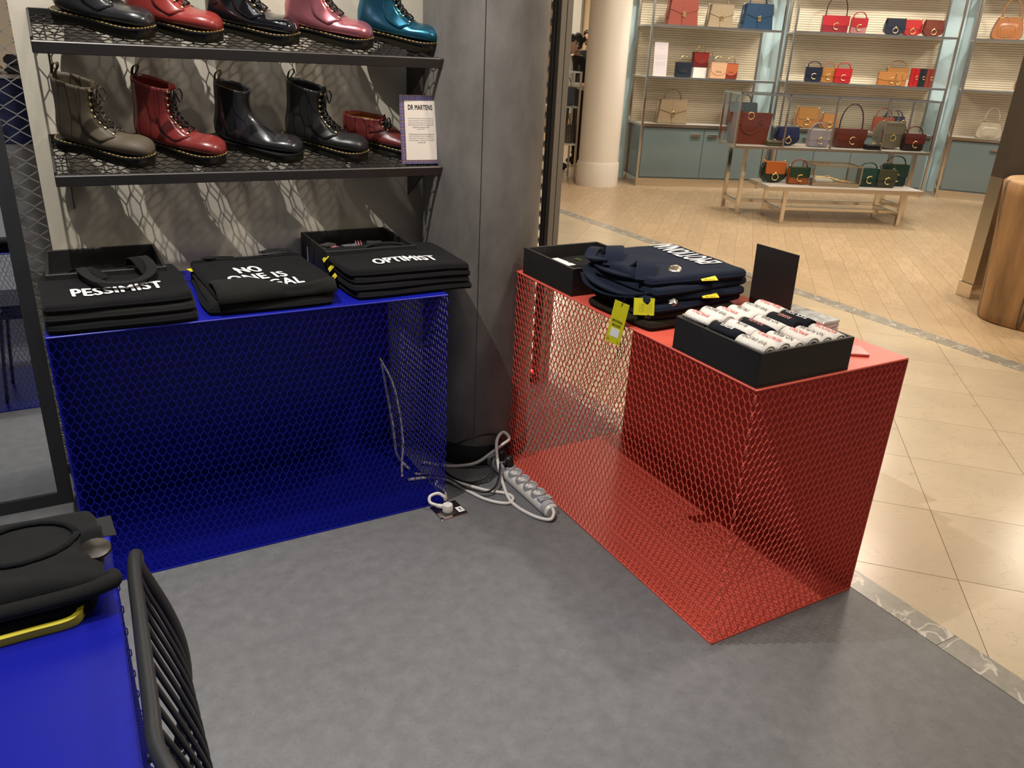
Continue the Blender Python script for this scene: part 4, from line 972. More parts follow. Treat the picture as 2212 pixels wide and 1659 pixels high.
# ============================================================ handbags
LM = {}
def leather(c, r=.32):
    k = tuple(c)+(r,)
    if k not in LM: LM[k] = mat('leather_%d_%d_%d' % tuple(c), tuple(q*.62 for q in srgb(*c)), r, bump=.03, bscale=200)
    return LM[k]
def rrect(w, h, r, n=5, z0=0):
    out = []
    for cx, cz, a in ((w/2-r, z0+r, -90), (w/2-r, z0+h-r, 0), (-w/2+r, z0+h-r, 90), (-w/2+r, z0+r, 180)):
        out += [(cx+r*cos(radians(a+90*k/n)), cz+r*sin(radians(a+90*k/n))) for k in range(n+1)]
    return out
def ring_c(t, x, y, z, r, m=M_GOLD, gap=55, th=.006, name='c_clasp'):
    MB().tube(arc((x, y, z), r, gap, 360-gap, 22), th, 6).obj(name, m, t, True)
def handle_arch(t, x0, x1, z, hh, m, r=.009, y=0, name='handle', n=14, gold=True):
    cx = (x0+x1)/2; pts = [(cx+(x0-cx)*cos(pi*k/n), y, z+hh*sin(pi*k/n)**.8) for k in range(n+1)]
    MB().tube(pts, r, 6, flat=.7).obj(name, m, t, True)
    if gold:
        for x in (x0, x1): MB().tube(arc((x, y, z+.006), .012, 0, 360, 10), .004, 5).obj('ring', M_GOLD, t, True)
def bag(kind, f, lev, u, w, h, hh, c1, c2, label, v=.2, dep=None, rz=0, z=None, name='handbag', c3=None):
    zz = DK[f][lev] if z is None else z; p = fpt(f, u, v); m1, m2 = leather(c1), leather(c2); dep = dep or min(.16, w*.42)
    t = thing(name, label, 'handbag' if kind not in ('wallet', 'purse') else 'wallet', (p.x, p.y, zz+.001), frz(f)+radians(rz))
    y0, y1 = -dep/2, dep/2
    if kind == 'flap':
        MB().prism(rrect(w, h, .018), y0, y1, b=.94).obj('body', m1, t, 45)
        fl = [(-w/2, h+.003), (-w/2-.001, h*.45)]+[(-w/2+w*k/8, h*.45-.045*h*4*(k/8)*(1-k/8)) for k in range(1, 8)]+[(w/2+.001, h*.45), (w/2, h+.003)]
        MB().prism(fl[::-1], y0-.006, y0+.002).obj('flap', m2, t); MB().box(-w/2, w/2, y0-.006, y1*.6, h-.002, h+.004, .002).obj('flap_top', m2, t)
        ring_c(t, w*.04, y0-.012, h*.40, min(.036, h*.19))
        if hh > 0: handle_arch(t, -w*.40, w*.40, h, hh, m2 if c3 is None else leather(c3))
    elif kind == 'tess':
        body = [(-w*.42, h), (w*.42, h), (w*.47, h*.72), (w*.5, h*.42)]+[(w*.5*cos(radians(a)), h*.42+h*.42*sin(radians(a))) for a in range(-10, -171, -16)]+[(-w*.5, h*.42), (-w*.47, h*.72)]
        MB().prism(body[::-1], y0, y1, b=.95).obj('body', m1, t, 45)
        fl = [(-w*.41, h+.003), (-w*.40, h*.50), (-w*.36, h*.44), (w*.36, h*.44), (w*.40, h*.50), (w*.41, h+.003)]
        MB().prism(fl[::-1], y0-.006, y0+.002).obj('flap', m2, t); MB().box(-w*.41, w*.41, y0-.006, y1*.8, h-.002, h+.005, .002).obj('flap_top', m2, t)
        MB().lathe([(.004, -.010), (.012, -.006), (.012, .006), (.004, .010)], 10).xf(Matrix.Translation((0, y0-.012, h*.50)) @ Matrix.Rotation(pi/2, 4, 'X')).obj('knob', M_GOLD, t, True)
        MB().tube(arc((0, y0-.014, h*.30), min(.034, h*.16), 0, 360, 18), .0055, 6).obj('ring', M_GOLD, t, True)
        for s in (-1, 1): MB().tube(arc((s*w*.42, 0, h+.006), .012, 0, 360, 10), .0042, 5).obj('strap_ring', M_GOLD, t, True)
        MB().tube([(-w*.42, y0*.3, h), (-w*.53, y0*.7, h*.62), (-w*.54, y0*.6, h*.25), (-w*.40, y0*1.2, h*.06)], .007, 6).obj('strap', m1, t, True)
    elif kind == 'aby':
        MB().prism([(-w*.5, 0), (w*.5, 0), (w*.41, h), (-w*.41, h)], y0, y1, b=.96).obj('body', m1, t, 45)
        fl = [(-w*.41, h+.003), (-w*.45, h*.60), (0, h*.42), (w*.45, h*.60), (w*.41, h+.003)]
        MB().prism(fl[::-1], y0-.008, y0+.002).obj('flap', m2, t); MB().box(-w*.41, w*.41, y0-.008, y1*.8, h-.002, h+.006, .002).obj('flap_top', m2, t)
        MB().box(-.016, .016, y0-.011, y0-.008, h*.50, h).obj('centre_strap', m1, t); MB().box(-.013, .013, y0-.010, y0-.001, h*.04, h*.38).obj('front_tab', m1, t)
        lk = MB().box(-.022, .022, y0-.026, y0-.012, h*.34, h*.48, .004).obj('padlock', M_GOLD, t); MB().tube(arc((0, y0-.019, h*.48), .015, 0, 180, 8), .004, 6).obj('shackle', M_GOLD, lk, True)
        MB().tube([(-w*.40, 0, h*.98), (-w*.48, y0*.5, h*.90), (-w*.52, y0*.8, h*.55), (-w*.50, y0*.5, h*.2)], .011, 6, flat=.5).obj('side_strap', m2, t, True)
        for s in (-1, 1): MB().tube(arc((s*w*.42, 0, h*.98), .014, 0, 360, 10), .005, 5).obj('ring', M_CHROME, t, True)
        if hh: handle_arch(t, -w*.27, w*.27, h, hh, m2, .009, gold=False)
    elif kind == 'mini':
        MB().prism(rrect(w, h, .012), y0, y1, b=.95).obj('body', m1, t, 45)
        fl = [(-w*.47, h+.002), (-w*.47, h*.66)]+[(w*.47*cos(radians(a)), h*.66+h*.42*sin(radians(a))) for a in range(190, 351, 16)]+[(w*.47, h*.66), (w*.47, h+.002)]
        MB().prism(fl[::-1], y0-.006, y0+.002).obj('flap', m2, t); MB().box(-w*.5, w*.5, y0-.007, y1, h-.002, h+.006, .002).obj('flap_top', m1, t)
        text('Chlo\u00e9', lambda a, b: (a, y0-.0075, h*.46+b), w*.36, h*.13, M_GOLD, t, bold=.01)
        MB().tube(arc((0, 0, h+.004), w*.30, 0, 180, 16, ry=hh), .0048, 6).obj('bangle_handle', M_GOLD, t, True)
    elif kind == 'marcie':
        body = [(-w*.5, h*.22), (-w*.48, h*.5), (-w*.40, h*.86), (-w*.34, h), (w*.34, h), (w*.40, h*.86), (w*.48, h*.5), (w*.5, h*.22), (w*.44, h*.05), (w*.34, 0), (-w*.34, 0), (-w*.44, h*.05)]
        MB().prism(body, y0, y1, b=.93).obj('body', m1, t, 45)
        MB().prism(rrect(w*.62, h*.62, h*.2, z0=h*.12), y0-.009, y0+.002, b=.95).obj('flap', m2, t, 45)
        MB().tube(rev([(x, y0-.010, z) for x, z in rrect(w*.46, h*.42, h*.14, z0=h*.20)]), .003, 5).obj('stitch_seam', m1, t, True)
        MB().prism([(-w*.10, h*.99), (w*.06, h*.99), (-w*.02, h*.76)], y0-.004, y0+.006).obj('tab', m1, t)
        MB().box(-.012, .012, y0-.014, y0-.008, h*.02, h*.12, .002).obj('clasp', M_GOLD, t)
        if hh:
            handle_arch(t, -w*.27, w*.27, h*.98, hh, m1, .013, y0*.5, gold=False)
            for s in (-1, 1): MB().box(s*w*.27-.018, s*w*.27+.018, y0*.5-.010, y0*.5+.010, h*.96, h*1.06, .003).obj('buckle', M_GOLD, t)
    elif kind == 'tote':
        b0 = [(-w*.40, h*0), (w*.40, 0), (w*.5, h), (-w*.5, h)]
        mb = MB(); mb.loft([[(-w*.40, y0, 0), (w*.40, y0, 0), (w*.40, y1, 0), (-w*.40, y1, 0)], [(-w*.5, y0*.6, h), (w*.5, y0*.6, h), (w*.5, y1*.6, h), (-w*.5, y1*.6, h)], [(-w*.47, y0*.5, h*.97), (w*.47, y0*.5, h*.97), (w*.47, y1*.5, h*.97), (-w*.47, y1*.5, h*.97)], [(-w*.38, y0*.8, .02), (w*.38, y0*.8, .02), (w*.38, y1*.8, .02), (-w*.38, y1*.8, .02)]], True, True); mb.obj('body', m1, t)
        MB().tube(spline([(-w*.22, y0*.72, h*.70), (-w*.20, y0*.9, h*.45), (0, y0*1.15, h*.34), (w*.16, y0*.9, h*.5), (w*.22, y0*.7, h*.74)], 5), .010, 6, flat=.6).obj('handle', m2, t, True)
        MB().tube(spline([(-w*.30, y0*.7, h*.72), (-w*.31, y0*.4, h*1.0), (-w*.2, 0, h*1.02)], 5), .010, 6, flat=.6).obj('handle', m2, t, True)
        for s in (-1, 1): MB().box(s*w*.26-.02, s*w*.26+.02, y0*.9, y0*.66, h*.62, h*.80, .003).obj('handle_tab', m2, t)
        MB().tube(arc((-w*.01, y0*.66, h*.90), .034, 0, 360, 18), .006, 6).obj('ring', M_GOLD, t, True)
    elif kind == 'drew':
        body = [(-w*.36, h), (w*.36, h), (w*.47, h*.75), (w*.5, h*.42)]+[(w*.5*cos(radians(a)), h*.42+h*.42*sin(radians(a))) for a in range(-10, -171, -16)]+[(-w*.5, h*.42), (-w*.47, h*.75)]
        MB().prism(body[::-1], y0, y1, b=.94).obj('body', m1, t, 45)
        MB().prism([(-w*.36, h*.84), (-w*.37, h*.58), (-w*.30, h*.54), (w*.30, h*.54), (w*.37, h*.58), (w*.36, h*.84)][::-1], y0-.008, y0+.002).obj('flap', m2, t)
        MB().box(-.014, .014, y0-.018, y0-.008, h*.50, h*.60, .004).obj('clasp', M_GOLD, t); MB().tube(arc((0, y0-.014, h*.42), .030, 0, 360, 18), .0055, 6).obj('ring', M_GOLD, t, True)
        for s in (-1, 1): MB().tube(arc((s*w*.30, y0*.7, h*.97), .026, 0, 360, 12), .006, 6).obj('strap_ring', M_GOLD, t, True)
        handle_arch(t, -w*.2, w*.2, h*.98, hh, m2, .009)
    elif kind == 'clutch':
        MB().prism(rrect(w, h, .012), y0, y1, b=.96).obj('body', m1, t, 45)
        MB().prism([(-w*.5, h+.002), (-w*.5, h*.5), (-w*.25, h*.38), (w*.25, h*.38), (w*.5, h*.5), (w*.5, h+.002)][::-1], y0-.006, y0+.002).obj('flap', m2, t)
        ring_c(t, 0, y0-.010, h*.40, h*.2); MB().tube(spline([(w*.1, y0-.01, h), (w*.12, y0-.016, h*.4), (w*.22, y0-.014, h*.1), (w*.32, y0-.012, h*.45), (w*.3, y0-.006, h)], 5), .005, 5).obj('chain', M_GOLD, t, True)
    elif kind == 'wallet':
        MB().box(-w/2, w/2, y0, y1, 0, h, .004).obj('body', m1, t); MB().box(-w*.04, w*.02, y0-.002, y0+.001, .004, h-.004).obj('flap_edge', m2, t); ring_c(t, w*.3, y0-.006, h*.5, .018, th=.004)
    elif kind == 'purse':
        MB().box(-w/2, w/2, y0, y1, 0, h*.42, .006).obj('body', m1, t); MB().box(-w/2, w/2, y0-.002, y1, h*.45, h*.85, .006).obj('flap', m2, t)
        MB().tube(spline([(-w*.1, y0*.6, h*.86), (0, 0, h*1.15), (w*.12, y0*.4, h*.9)], 4), .004, 5).obj('bow', M_GOLD, t, True)
    return t
def rev(l): return l+[l[0]]
RED, NAV, TAN, BRN, TER, BEI, BLU, BURG = (198, 30, 46), (26, 34, 58), (190, 128, 62), (122, 52, 36), (168, 84, 70), (164, 146, 118), (36, 70, 100), (116, 34, 36)
GRN, OLV, ORG, WHT, TAUP, ROY = (22, 62, 54), (72, 76, 58), (196, 106, 44), (206, 196, 208), (150, 142, 120), (42, 52, 110)
bag('aby', 'U1', 2, .41, .39, .29, .12, TER, TER, 'terracotta padlock handbag at the left of the top boutique shelf')
bag('aby', 'U1', 2, .89, .33, .25, .13, BEI, BEI, 'beige padlock handbag between the terracotta and the blue one')
bag('aby', 'U1', 2, 1.36, .40, .28, .12, BLU, BLU, 'blue padlock handbag at the right of the top left boutique shelf')
bag('mini', 'U1', 1, .51, .20, .165, .075, (34, 44, 62), (34, 44, 62), 'small navy handbag with gold bangle handle beside the white card')
bag('mini', 'U1', 1, .75, .20, .17, .075, BURG, (150, 44, 36), 'small burgundy bangle handbag standing on a white block', z=1.30+.121, v=.3)
bag('mini', 'U1', 1, .945, .21, .18, .075, (230, 180, 140), (236, 188, 150), 'small peach handbag with gold bangle handle', v=.18)
bag('mini', 'U1', 1, 1.135, .18, .18, .075, (130, 46, 36), (206, 110, 70), 'small burgundy and orange bangle handbag right of the peach one', v=.24)
o = MB().box(-.085, .085, -.06, .06, 0, .12, .002).obj('display_block', M_WTOP); p = fpt('U1', .745, .3); o.location = (p.x, p.y, 1.301); o.rotation_euler = (0, 0, frz('U1')); tag(o, 'white block holding up the small burgundy handbag', 'block')
t = thing('acrylic_stand', 'clear acrylic block with a gold bangle behind the small peach handbag', 'stand', (*fpt('U1', .90, .42), 1.301), frz('U1')); MB().box(-.08, .08, -.03, .03, 0, .26, .003).obj('block', M_ACR, t); MB().tube(arc((0, 0, .264), .055, 0, 180, 14), .005, 6).obj('bangle', M_GOLD, t, True)
t = thing('price_card', 'tall white card standing at the left of the middle boutique shelf', 'sign', (*fpt('U1', .19, .12), 1.301), frz('U1')); t.rotation_euler = (radians(-6), 0, frz('U1')); MB().box(-.085, .085, 0, .004, 0, .385).obj('card', mat('lilac_white', (.62, .57, .60), .5), t); text('Chlo\u00e9', lambda a, b: (a, -.001, .32+b), .07, .03, mat('peach_print', srgb(226, 186, 168), .6), t, bold=0)
for i in range(6): text('sac a main en cuir veau', lambda a, b: (a, -.001, .235-.018*i-(.02 if i > 2 else 0)+b), .12, .008, mat('grey_text', (.45, .42, .45), .6), t, bold=0)
bag('aby', 'U1', 0, .42, .40, .28, .12, (176, 154, 124), (176, 154, 124), 'beige padlock handbag on the left cabinet worktop')
bag('aby', 'U1', 0, 1.36, .37, .28, .10, (70, 80, 84), (70, 80, 84), 'dark grey padlock handbag behind the left end of the vitrine')
bag('flap', 'U2', 2, .49, .31, .19, .24, (150, 26, 44), RED, 'larger red C-clasp shoulder bag on the top middle shelf', c3=(60, 30, 34))
bag('flap', 'U2', 2, .755, .19, .17, .07, (196, 128, 130), RED, 'small red and pink C-clasp bag on the top middle shelf', v=.12)
bag('tess', 'U2', 2, 1.20, .25, .185, 0, NAV, NAV, 'navy ring saddle bag on the top middle shelf')
bag('tess', 'U2', 2, 1.42, .23, .18, 0, (196, 40, 40), (206, 44, 44), 'red ring saddle bag between the navy and the brown one', v=.26)
bag('tess', 'U2', 2, 1.645, .25, .18, 0, (120, 52, 38), (130, 58, 44), 'brown ring saddle bag at the right of the top middle shelf')
bag('flap', 'U2', 1, .34, .20, .17, .07, NAV, NAV, 'navy C-clasp bag at the left of the second middle shelf')
bag('flap', 'U2', 1, .53, .19, .17, .065, TAN, TAN, 'tan C-clasp bag between the navy and the red one', v=.25)
bag('flap', 'U2', 1, .70, .20, .17, .07, (190, 24, 40), (200, 30, 44), 'red C-clasp bag on the second middle shelf')
bag('flap', 'U2', 1, 1.375, .255, .205, .09, (196, 136, 70), (200, 140, 74), 'tan crocodile C-clasp bag behind the tan clutch', v=.33, dep=.09)
bag('clutch', 'U2', 1, 1.285, .34, .16, 0, (196, 128, 66), (206, 140, 78), 'tan leather clutch with a gold chain', v=.16, dep=.06)
bag('wallet', 'U2', 1, 1.55, .10, .215, 0, (196, 30, 34), (150, 20, 26), 'upright red wallet beside the tan clutch', v=.18, dep=.035, name='wallet')
bag('wallet', 'U2', 1, 1.645, .085, .215, 0, (34, 38, 46), (20, 22, 28), 'upright black wallet between the red and the brown wallet', v=.2, dep=.035, name='wallet')
bag('wallet', 'U2', 1, 1.735, .09, .215, 0, (140, 58, 44), (110, 40, 30), 'upright brown wallet at the right of the second middle shelf', v=.2, dep=.035, name='wallet')
bag('tess', 'U2', 0, .36, .29, .25, 0, (196, 130, 60), (200, 138, 66), 'large tan ring saddle bag on the middle cabinet behind the vitrine')
bag('tess', 'U2', 0, .655, .22, .185, 0, (190, 122, 52), (206, 140, 70), 'small tan ring saddle bag beside the large tan one', v=.24)
bag('flap', 'U2', 0, 1.30, .24, .18, .11, (170, 70, 46), (176, 74, 50), 'orange brown shoulder bag on the middle cabinet behind the taupe bag')
bag('flap', 'U2', 0, 1.47, .26, .19, .08, ROY, (52, 62, 112), 'blue bag on the middle cabinet behind the taupe bag', v=.38, dep=.08)
bag('marcie', 'U3', 2, .33, .34, .25, .20, (192, 124, 72), (198, 130, 78), 'tan horn-handled handbag on the top right shelf')
bag('tess', 'U3', 1, .72, .30, .17, 0, (186, 112, 68), (190, 116, 72), 'tan saddle bag cut by the right edge on the second shelf')
bag('marcie', 'U3', 0, .42, .30, .19, .18, (206, 196, 172), (212, 202, 180), 'white horn-handled handbag on the right cabinet')
bag('tote', 'V', 0, .215, .46, .31, 0, (150, 66, 46), (150, 66, 46), 'large russet leather tote at the left end of the vitrine', v=.26, dep=.16)
bag('purse', 'V', 0, .45, .155, .06, 0, (110, 104, 78), (120, 112, 86), 'khaki folded purse lying in front of the russet tote', v=.09, dep=.09, name='purse')
bag('tess', 'V', 0, .62, .26, .185, 0, (38, 48, 96), (52, 66, 130), 'blue ring saddle bag in the vitrine')
bag('flap', 'V', 0, .96, .22, .165, .075, (196, 186, 204), WHT, 'white C-clasp bag in the vitrine', v=.18)
bag('flap', 'V', 0, 1.33, .32, .19, .25, BRN, (140, 60, 44), 'russet C-clasp shoulder bag with raised strap in the vitrine', c3=(74, 40, 34), v=.24)
bag('purse', 'V', 0, 1.53, .165, .06, 0, (24, 28, 32), (34, 38, 42), 'black folded purse lying in front of the vitrine bags', v=.09, dep=.09, name='purse')
bag('drew', 'V', 0, 1.79, .33, .28, .12, (146, 138, 116), (156, 148, 124), 'tall taupe ring bag in the vitrine', v=.26)
bag('flap', 'V', 0, 2.00, .22, .17, .075, (52, 32, 32), (128, 44, 40), 'burgundy C-clasp bag at the right end of the vitrine', v=.15)
bag('tess', 'L', 0, .11, .26, .20, 0, (26, 52, 40), (206, 110, 44), 'orange and dark green ring saddle bag at the left of the low table', v=.3)
bag('flap', 'L', 0, .34, .21, .165, .075, (176, 96, 46), (30, 66, 44), 'green and orange C-clasp bag on the low table', v=.22, c3=(150, 60, 44))
bag('flap', 'L', 0, 1.08, .205, .18, .055, GRN, (26, 76, 72), 'teal C-clasp bag beside the glass jewellery case', v=.22)
bag('flap', 'L', 0, 1.265, .20, .17, .075, (66, 70, 54), OLV, 'olive C-clasp bag between the two green ones', v=.2)
bag('flap', 'L', 0, 1.43, .255, .215, .085, (18, 52, 44), (22, 60, 50), 'larger dark green C-clasp bag at the right of the low table', v=.34, dep=.09)
# jewellery case
p = fpt('L', .71, .26); jc = thing('jewellery_case', 'bronze and glass jewellery case on the low table', 'case', (p.x, p.y, .373), frz('L')+radians(-4))
M_BRONZ = mat('brushed_bronze', (.48, .40, .30), .3, metal=.9)
MB().box(-.24, .24, -.17, .17, 0, .035, .002).obj('base', M_BRONZ, jc)
for x in (-.24, .24):
    for y in (-.17, .17): MB().box(x-.006, x+.006, y-.006, y+.006, .035, .20).obj('edge_post', M_BRONZ, jc)
MB().box(-.246, .246, -.176, -.164, .196, .208).obj('lid_edge', M_BRONZ, jc); MB().box(-.246, .246, .164, .176, .196, .208).obj('lid_edge', M_BRONZ, jc); MB().box(-.246, -.234, -.164, .164, .196, .208).obj('lid_edge', M_BRONZ, jc); MB().box(.234, .246, -.164, .164, .196, .208).obj('lid_edge', M_BRONZ, jc)
for bx in ((-.234, .234, -.171, -.169, .035, .196), (-.234, .234, .169, .171, .035, .196), (-.241, -.239, -.164, .164, .035, .196), (.239, .241, -.164, .164, .035, .196), (-.234, .234, -.164, .164, .200, .203)): MB().box(*bx).obj('glass_pane', M_GLASS, jc)
tr = tag(MB().box(-.20, -.02, -.13, .10, 0, .03, .004).obj('velvet_pad', M_WTOP), 'cream pad inside the glass jewellery case', 'pad'); tr.location = (p.x, p.y, .409); tr.rotation_euler = (0, 0, frz('L')+radians(-4))
q = Matrix.Rotation(frz('L')+radians(-4), 4, 'Z')
for k, (y, lb) in enumerate(((-.06, 'gold chain necklace at the front of the jewellery case'), (.04, 'gold chain necklace at the back of the jewellery case'))):
    mb = MB(); pts = [(-.17+.37*i/30, y+.02*sin(i*.5+k), .062-.040*max(0, (i-14)/16)**.5) for i in range(31)]
    for i, s in enumerate(pts): mb.tube([(s[0]+.011*cos(a), s[1]+.007*sin(a), s[2]+.006) for a in [2*pi*j/8 for j in range(9)]], .0035, 4)
    o = mb.obj('necklace', M_GOLD, None, True); tag(o, lb, 'necklace'); o.location = (p.x, p.y, .381); o.rotation_euler = (0, 0, frz('L')+radians(-4))
# ============================================================ log table, post
def log_mat():
    m = mat('weathered_log', (.36, .21, .095), .6, var=.45, scale=7, stretch=(1, 1, .16), detail=9, bump=.3, bscale=30, vein=((.06, .045, .030), 3.0, .05, 1.0)); return m
pc = S2W(3.46, 4.93); lg = thing('log_table', 'weathered tree-trunk table at the right edge', 'table', (pc.x, pc.y, 0))
rings = []; NA = 56
for k in range(13):
    z = .868*k/12; base = .395+.055*(k/12)**1.3; row = []
    for j in range(NA):
        a = 2*pi*j/NA; r = base*(1+.045*sin(3*a+1)+.03*sin(5*a+.4)+.012*noise.noise(Vector((cos(a)*4, sin(a)*4, z*2))))
        cr = abs(((a-3.85+.25*z) % (2*pi)))
        if cr < .10 or cr > 2*pi-.10: r -= .05*max(0, (k/12-.35))
        row.append((r*cos(a), r*sin(a), z))
    rings.append(row)
rings.insert(0, [(x*.97, y*.97, 0) for x, y, z in rings[0]]); rings[1] = [(x, y, .02) for x, y, z in rings[1]]; rings.append([(x*.965, y*.965, .880) for x, y, z in rings[-1]])
MB().loft(rings, True, False).obj('trunk', log_mat(), lg, True)
MB().loft([[(x, y, .880) for x, y, z in rings[-1]], [(x*.5, y*.5, .8805) for x, y, z in rings[-1]]], False, True).obj('sawn_top', mat('sawn_wood', (.50, .33, .19), .5, var=.15, scale=9), lg)
# bucket bag on the log
pb = S2W(3.33, 4.72); b_ = thing('bucket_bag', 'dark navy bucket bag with lilac scarf standing on the tree-trunk table', 'handbag', (pb.x, pb.y, .882), -SA)
MB().lathe([(.085, 0), (.095, .01), (.105, .16), (.100, .20), (.092, .20), (.088, .17)], 24).obj('body', leather((30, 32, 46)), b_, 40)
MB().tube(spline([(-.12, -.04, .09), (-.115, -.07, .16), (-.06, -.09, .215), (.03, -.09, .225), (.09, -.06, .20)], 5), .026, 8, flat=.6).obj('scarf', mat('lilac_silk', srgb(104, 104, 150), .4), b_, True)
mb = MB()
for i in range(12): mb.tube(arc((-.02+.006*i, -.106, .012+.016*i), .009, 0, 360, 8), .0028, 4)
mb.obj('chain', M_GOLD, b_, True)
for s in (-1, 1): MB().tube(arc((-.115, -.05, .10), .014, 0, 360, 10), .005, 5).obj('ring', M_GOLD, b_, True); break
pp = S2W(3.30, 5.52); po = thing('steel_post', 'polished steel post standing behind the tree-trunk table', 'post', (pp.x, pp.y, 0), -SA+radians(14))
MB().box(-.085, .085, -.055, .055, .0, .84, .002).obj('shaft', mat('dark_polished_steel', (.5, .44, .35), .2, metal=1), po); MB().box(-.085, .085, -.055, .055, .84, 2.6, .002).obj('upper_shaft', mat('dark_reflection_paint', (.06, .048, .036), .4), po); MB().box(-.10, .10, -.065, .065, 0, .10, .002).obj('foot', M_CHROME, po)  # upper shaft coloured dark for the dim surroundings the steel would reflect
# ============================================================ far counter and people
pk = S2W(.392, 10.35); kt = thing('glass_counter', 'glass and steel counter beyond the white round column', 'counter', (pk.x, pk.y, 0), -SA+radians(9))
for x in (-.25, .28):
    for y in (0, .4): MB().box(x-.012, x+.012, y-.012, y+.012, 0, 1.31).obj('leg', M_CHROME, kt)
for z in (.45, .90, 1.31): MB().box(-.25, .28, 0, .4, z-.02, z, .002).obj('glass_shelf', mat('frosted_shelf', (.7, .7, .66), .2), kt)
MB().box(-.25, .28, -.004, 0, .45, 1.28).obj('glass_pane', M_GLASS, kt)
for i, (x, z, c, lb) in enumerate(((.10, .902, (60, 70, 84), 'grey handbag on the upper shelf of the far glass counter'), (.12, .452, (30, 30, 32), 'black handbag on the lower shelf of the far glass counter'))):
    w_ = thing('handbag', lb, 'handbag', (*(Vector((pk.x, pk.y))+Vector((x*cos(-SA), x*sin(-SA)))+Vector((sin(SA), cos(SA)))*.20), z), -SA)
    MB().prism(rrect(.24, .22, .03), -.06, .06, b=.93).obj('body', leather(c), w_, 45); MB().prism([(-.12, .223), (-.12, .12), (.12, .12), (.12, .223)][::-1], -.066, -.058).obj('flap', leather(c), w_); handle_arch(w_, -.07, .07, .22, .12, leather(c), .007)
def person(label, sx, sy, h, face, top_c, low_c, hair_c, arms, sleeve=None, bun=False, lean=0.0):
    p = S2W(sx, sy); t = thing('person', label, 'person', (p.x, p.y, 0), face)
    k = h/1.70
    J = {'pel': (0, 0, .95), 'sp': (0, -.01-lean*.3, 1.15), 'ch': (0, -.02-lean*.7, 1.32), 'nk': (0, -.02-lean, 1.44), 'hdb': (0, -.03-lean*1.2, 1.50)}
    V = []; Rr = []; E = []
    def add(co, r, par=None):
        V.append(Vector(co)*k); Rr.append(r*k)
        if par is not None: E.append((par, len(V)-1))
        return len(V)-1
    pel = add(J['pel'], .15); sp = add(J['sp'], .125, pel); chh = add(J['ch'], .150, sp); nk = add(J['nk'], .060, chh); add(J['hdb'], .052, nk)
    for s in (-1, 1):
        hip = add((s*.09, 0, .86), .095, pel); kn = add((s*.10, -.01, .49), .062, hip); an = add((s*.10, .02, .09), .042, kn); add((s*.105, -.11, .035), .035, an)
        sh = add((s*.17, -.02-lean*.9, 1.385), .062, chh); a = arms[0 if s < 0 else 1]
        el = add((s*.22, a[0], 1.12), .044, sh); wr_ = add((s*(.22-a[2]), a[0]+a[1], 1.12+a[3]), .030, el)
        hd = add((s*(.22-a[2]*1.3), a[0]+a[1]*1.25, 1.12+a[3]*1.2), .032, wr_)
    me = bpy.data.meshes.new('body'); me.from_pydata([tuple(v) for v in V], E, []); o = bpy.data.objects.new('body', me); COL.objects.link(o)
    md = o.modifiers.new('skin', 'SKIN'); md.use_smooth_shade = True
    lay = me.skin_vertices[0].data
    for i, r in enumerate(Rr): lay[i].radius = (r, r*.72 if i < 3 else r)
    lay[0].use_root = True
    o.modifiers.new('sub', 'SUBSURF').levels = 2
    dg = bpy.context.evaluated_depsgraph_get(); m2 = bpy.data.meshes.new_from_object(o.evaluated_get(dg)); bpy.data.objects.remove(o)
    sk = mat('skin', srgb(196, 150, 124), .5)
    m2.materials.clear()
    for mm in (top_c, low_c, sk): m2.materials.append(mm)
    idx = []
    for pol in m2.polygons:
        c = pol.center/k; idx.append(2 if c.z > 1.445 or (abs(c.x) > .1 and c.z < 1.17 and c.z > .8 and c.y < -.24) else 0 if c.z > .93 else 1)
    m2.polygons.foreach_set('material_index', idx); m2.polygons.foreach_set('use_smooth', [True]*len(idx)); b = link('body', m2, t)
    hc = Vector((0, -.045-lean*1.25, 1.60))*k; mb = MB(); rr = []
    for i in range(13):
        ph = -pi/2+pi*i/12; z = .115*sin(ph); r0 = .082*cos(ph)**.85
        rr.append([(hc.x+r0*.90*cos(a), hc.y+(r0*1.12+(.010 if sin(a) < 0 and -.06 < z < .02 else 0))*sin(a)-(.006 if z < -.05 else 0), hc.z+z) for a in [2*pi*j/18 for j in range(18)]])
    mb.loft(rr, True, True); hd = mb.obj('head', sk, t, True)
    MB().tube([(hc.x, hc.y-.090, hc.z+.02), (hc.x, hc.y-.110, hc.z-.018), (hc.x, hc.y-.094, hc.z-.026)], [.006, .013, .009], 8).obj('nose', sk, hd, True)
    for s in (-1, 1):
        MB().lathe([(.002, -.008), (.010, -.004), (.010, .004), (.002, .008)], 8, (hc.x+s*.03, hc.y-.086)).xf(Matrix.Translation((0, 0, hc.z+.018))).obj('eye', M_BLKP, hd, True)
        MB().lathe([(.004, -.028), (.014, -.010), (.016, .016), (.004, .026)], 8, (hc.x+s*.078, hc.y+.012)).xf(Matrix.Translation((0, 0, hc.z-.005))).obj('ear', sk, hd, True)
    MB().box(hc.x-.024, hc.x+.024, hc.y-.094, hc.y-.080, hc.z-.056, hc.z-.046, .003).obj('mouth', mat('lip', srgb(150, 80, 74), .5), hd)
    mb = MB(); rr = []
    for i in range(8):
        ph = -.15+(pi/2+.15)*i/7; z = .125*sin(ph); r0 = .094*cos(ph)**.8+.001
        rr.append([(hc.x+r0*.95*cos(a), hc.y+.012+r0*1.12*sin(a)*(1 if sin(a) > 0 or i > 3 else .80+.06*i), hc.z+.012+z+(.045 if sin(a) < -.3 and i < 3 else 0)) for a in [2*pi*j/18 for j in range(18)]])
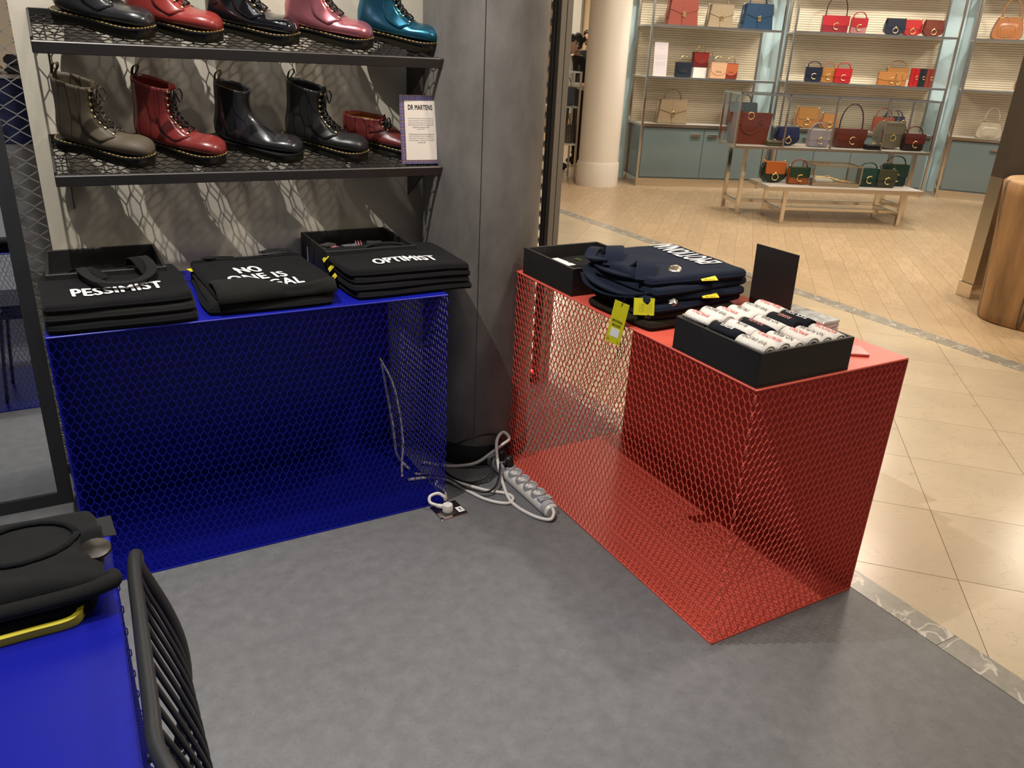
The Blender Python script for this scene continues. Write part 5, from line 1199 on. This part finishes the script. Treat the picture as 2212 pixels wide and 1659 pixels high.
    mb.loft(rr, True, True); mb.lathe([(.01, -.11), (.07, -.07), (.085, 0), (.075, .06), (.02, .10)], 14, (hc.x, hc.y+.03)); n0 = len(mb.v)-70
    mb.v[n0:] = [(x, y, z+hc.z+.01) for x, y, z in mb.v[n0:]]
    if bun: mb.lathe([(.01, -.04), (.04, -.02), (.045, .01), (.02, .04)], 12, (hc.x, hc.y+.115)); n0 = len(mb.v)-48; mb.v[n0:] = [(x, y, z+hc.z+.05) for x, y, z in mb.v[n0:]]
    mb.obj('hair', hair_c, t, True)
    if sleeve: band(t, [(.12, -.17, 1.36*k), (.02, -.19, 1.25*k), (-.10, -.17, 1.05*k), (-.16, -.12, .92*k)], .03, M_RUB, 'bag_strap')
    return t
HAIR = mat('dark_hair', (.018, .013, .010), .45); MBLK = mat('black_knitwear', (.012, .012, .013), .9); MWHT = mat('white_blouse', (.72, .68, .63), .8)
person('person in black with dark tied-back hair looking down behind the glass counter', .775, 12.0, 1.76, radians(-75)-SA, MBLK, MBLK, HAIR, [(-.12, -.24, .06, -.02), (-.10, -.22, .06, -.04)], bun=True, lean=.06)
person('person in a white blouse with a black strap, half hidden by the brown mesh partition', .505, 11.30, 1.72, radians(80)-SA, MWHT, MBLK, HAIR, [(-.05, -.22, .05, .0), (-.05, -.2, .05, -.05)], sleeve=True)
person('tall person in dark clothes at the edge of the white round column', .94, 13.2, 1.86, radians(-20)-SA, MBLK, MBLK, HAIR, [(0, -.05, .02, -.2), (0, -.05, .02, -.2)])
# glowing wall sconce and far mirror frames
pw = S2W(.72, 17.44); o = MB().lathe([(.02, -.10), (.12, -.06), (.16, 0), (.12, .06), (.02, .10)], 18).obj('globe_lamp', mat('warm_globe', (1, .74, .36), .4, emis=3), None, True); tag(o, 'round warm glowing lamp on the far wall', 'lamp'); o.location = (pw.x-.3, pw.y-.35, 2.72)
pw = S2W(.86, 17.3); fm = thing('framed_panel', 'tall pale panel with a steel frame on the far wall', 'panel', (pw.x, pw.y, 0), -SA)
MB().box(-.38, .16, 0, .03, .4, 3.1).obj('panel', mat('pale_panel', (.70, .66, .60), .3), fm); MB().box(-.42, -.38, -.02, .04, .3, 3.12).obj('frame_side', M_CHROME, fm); MB().box(.16, .20, -.02, .04, .3, 3.12).obj('frame_side', M_CHROME, fm)
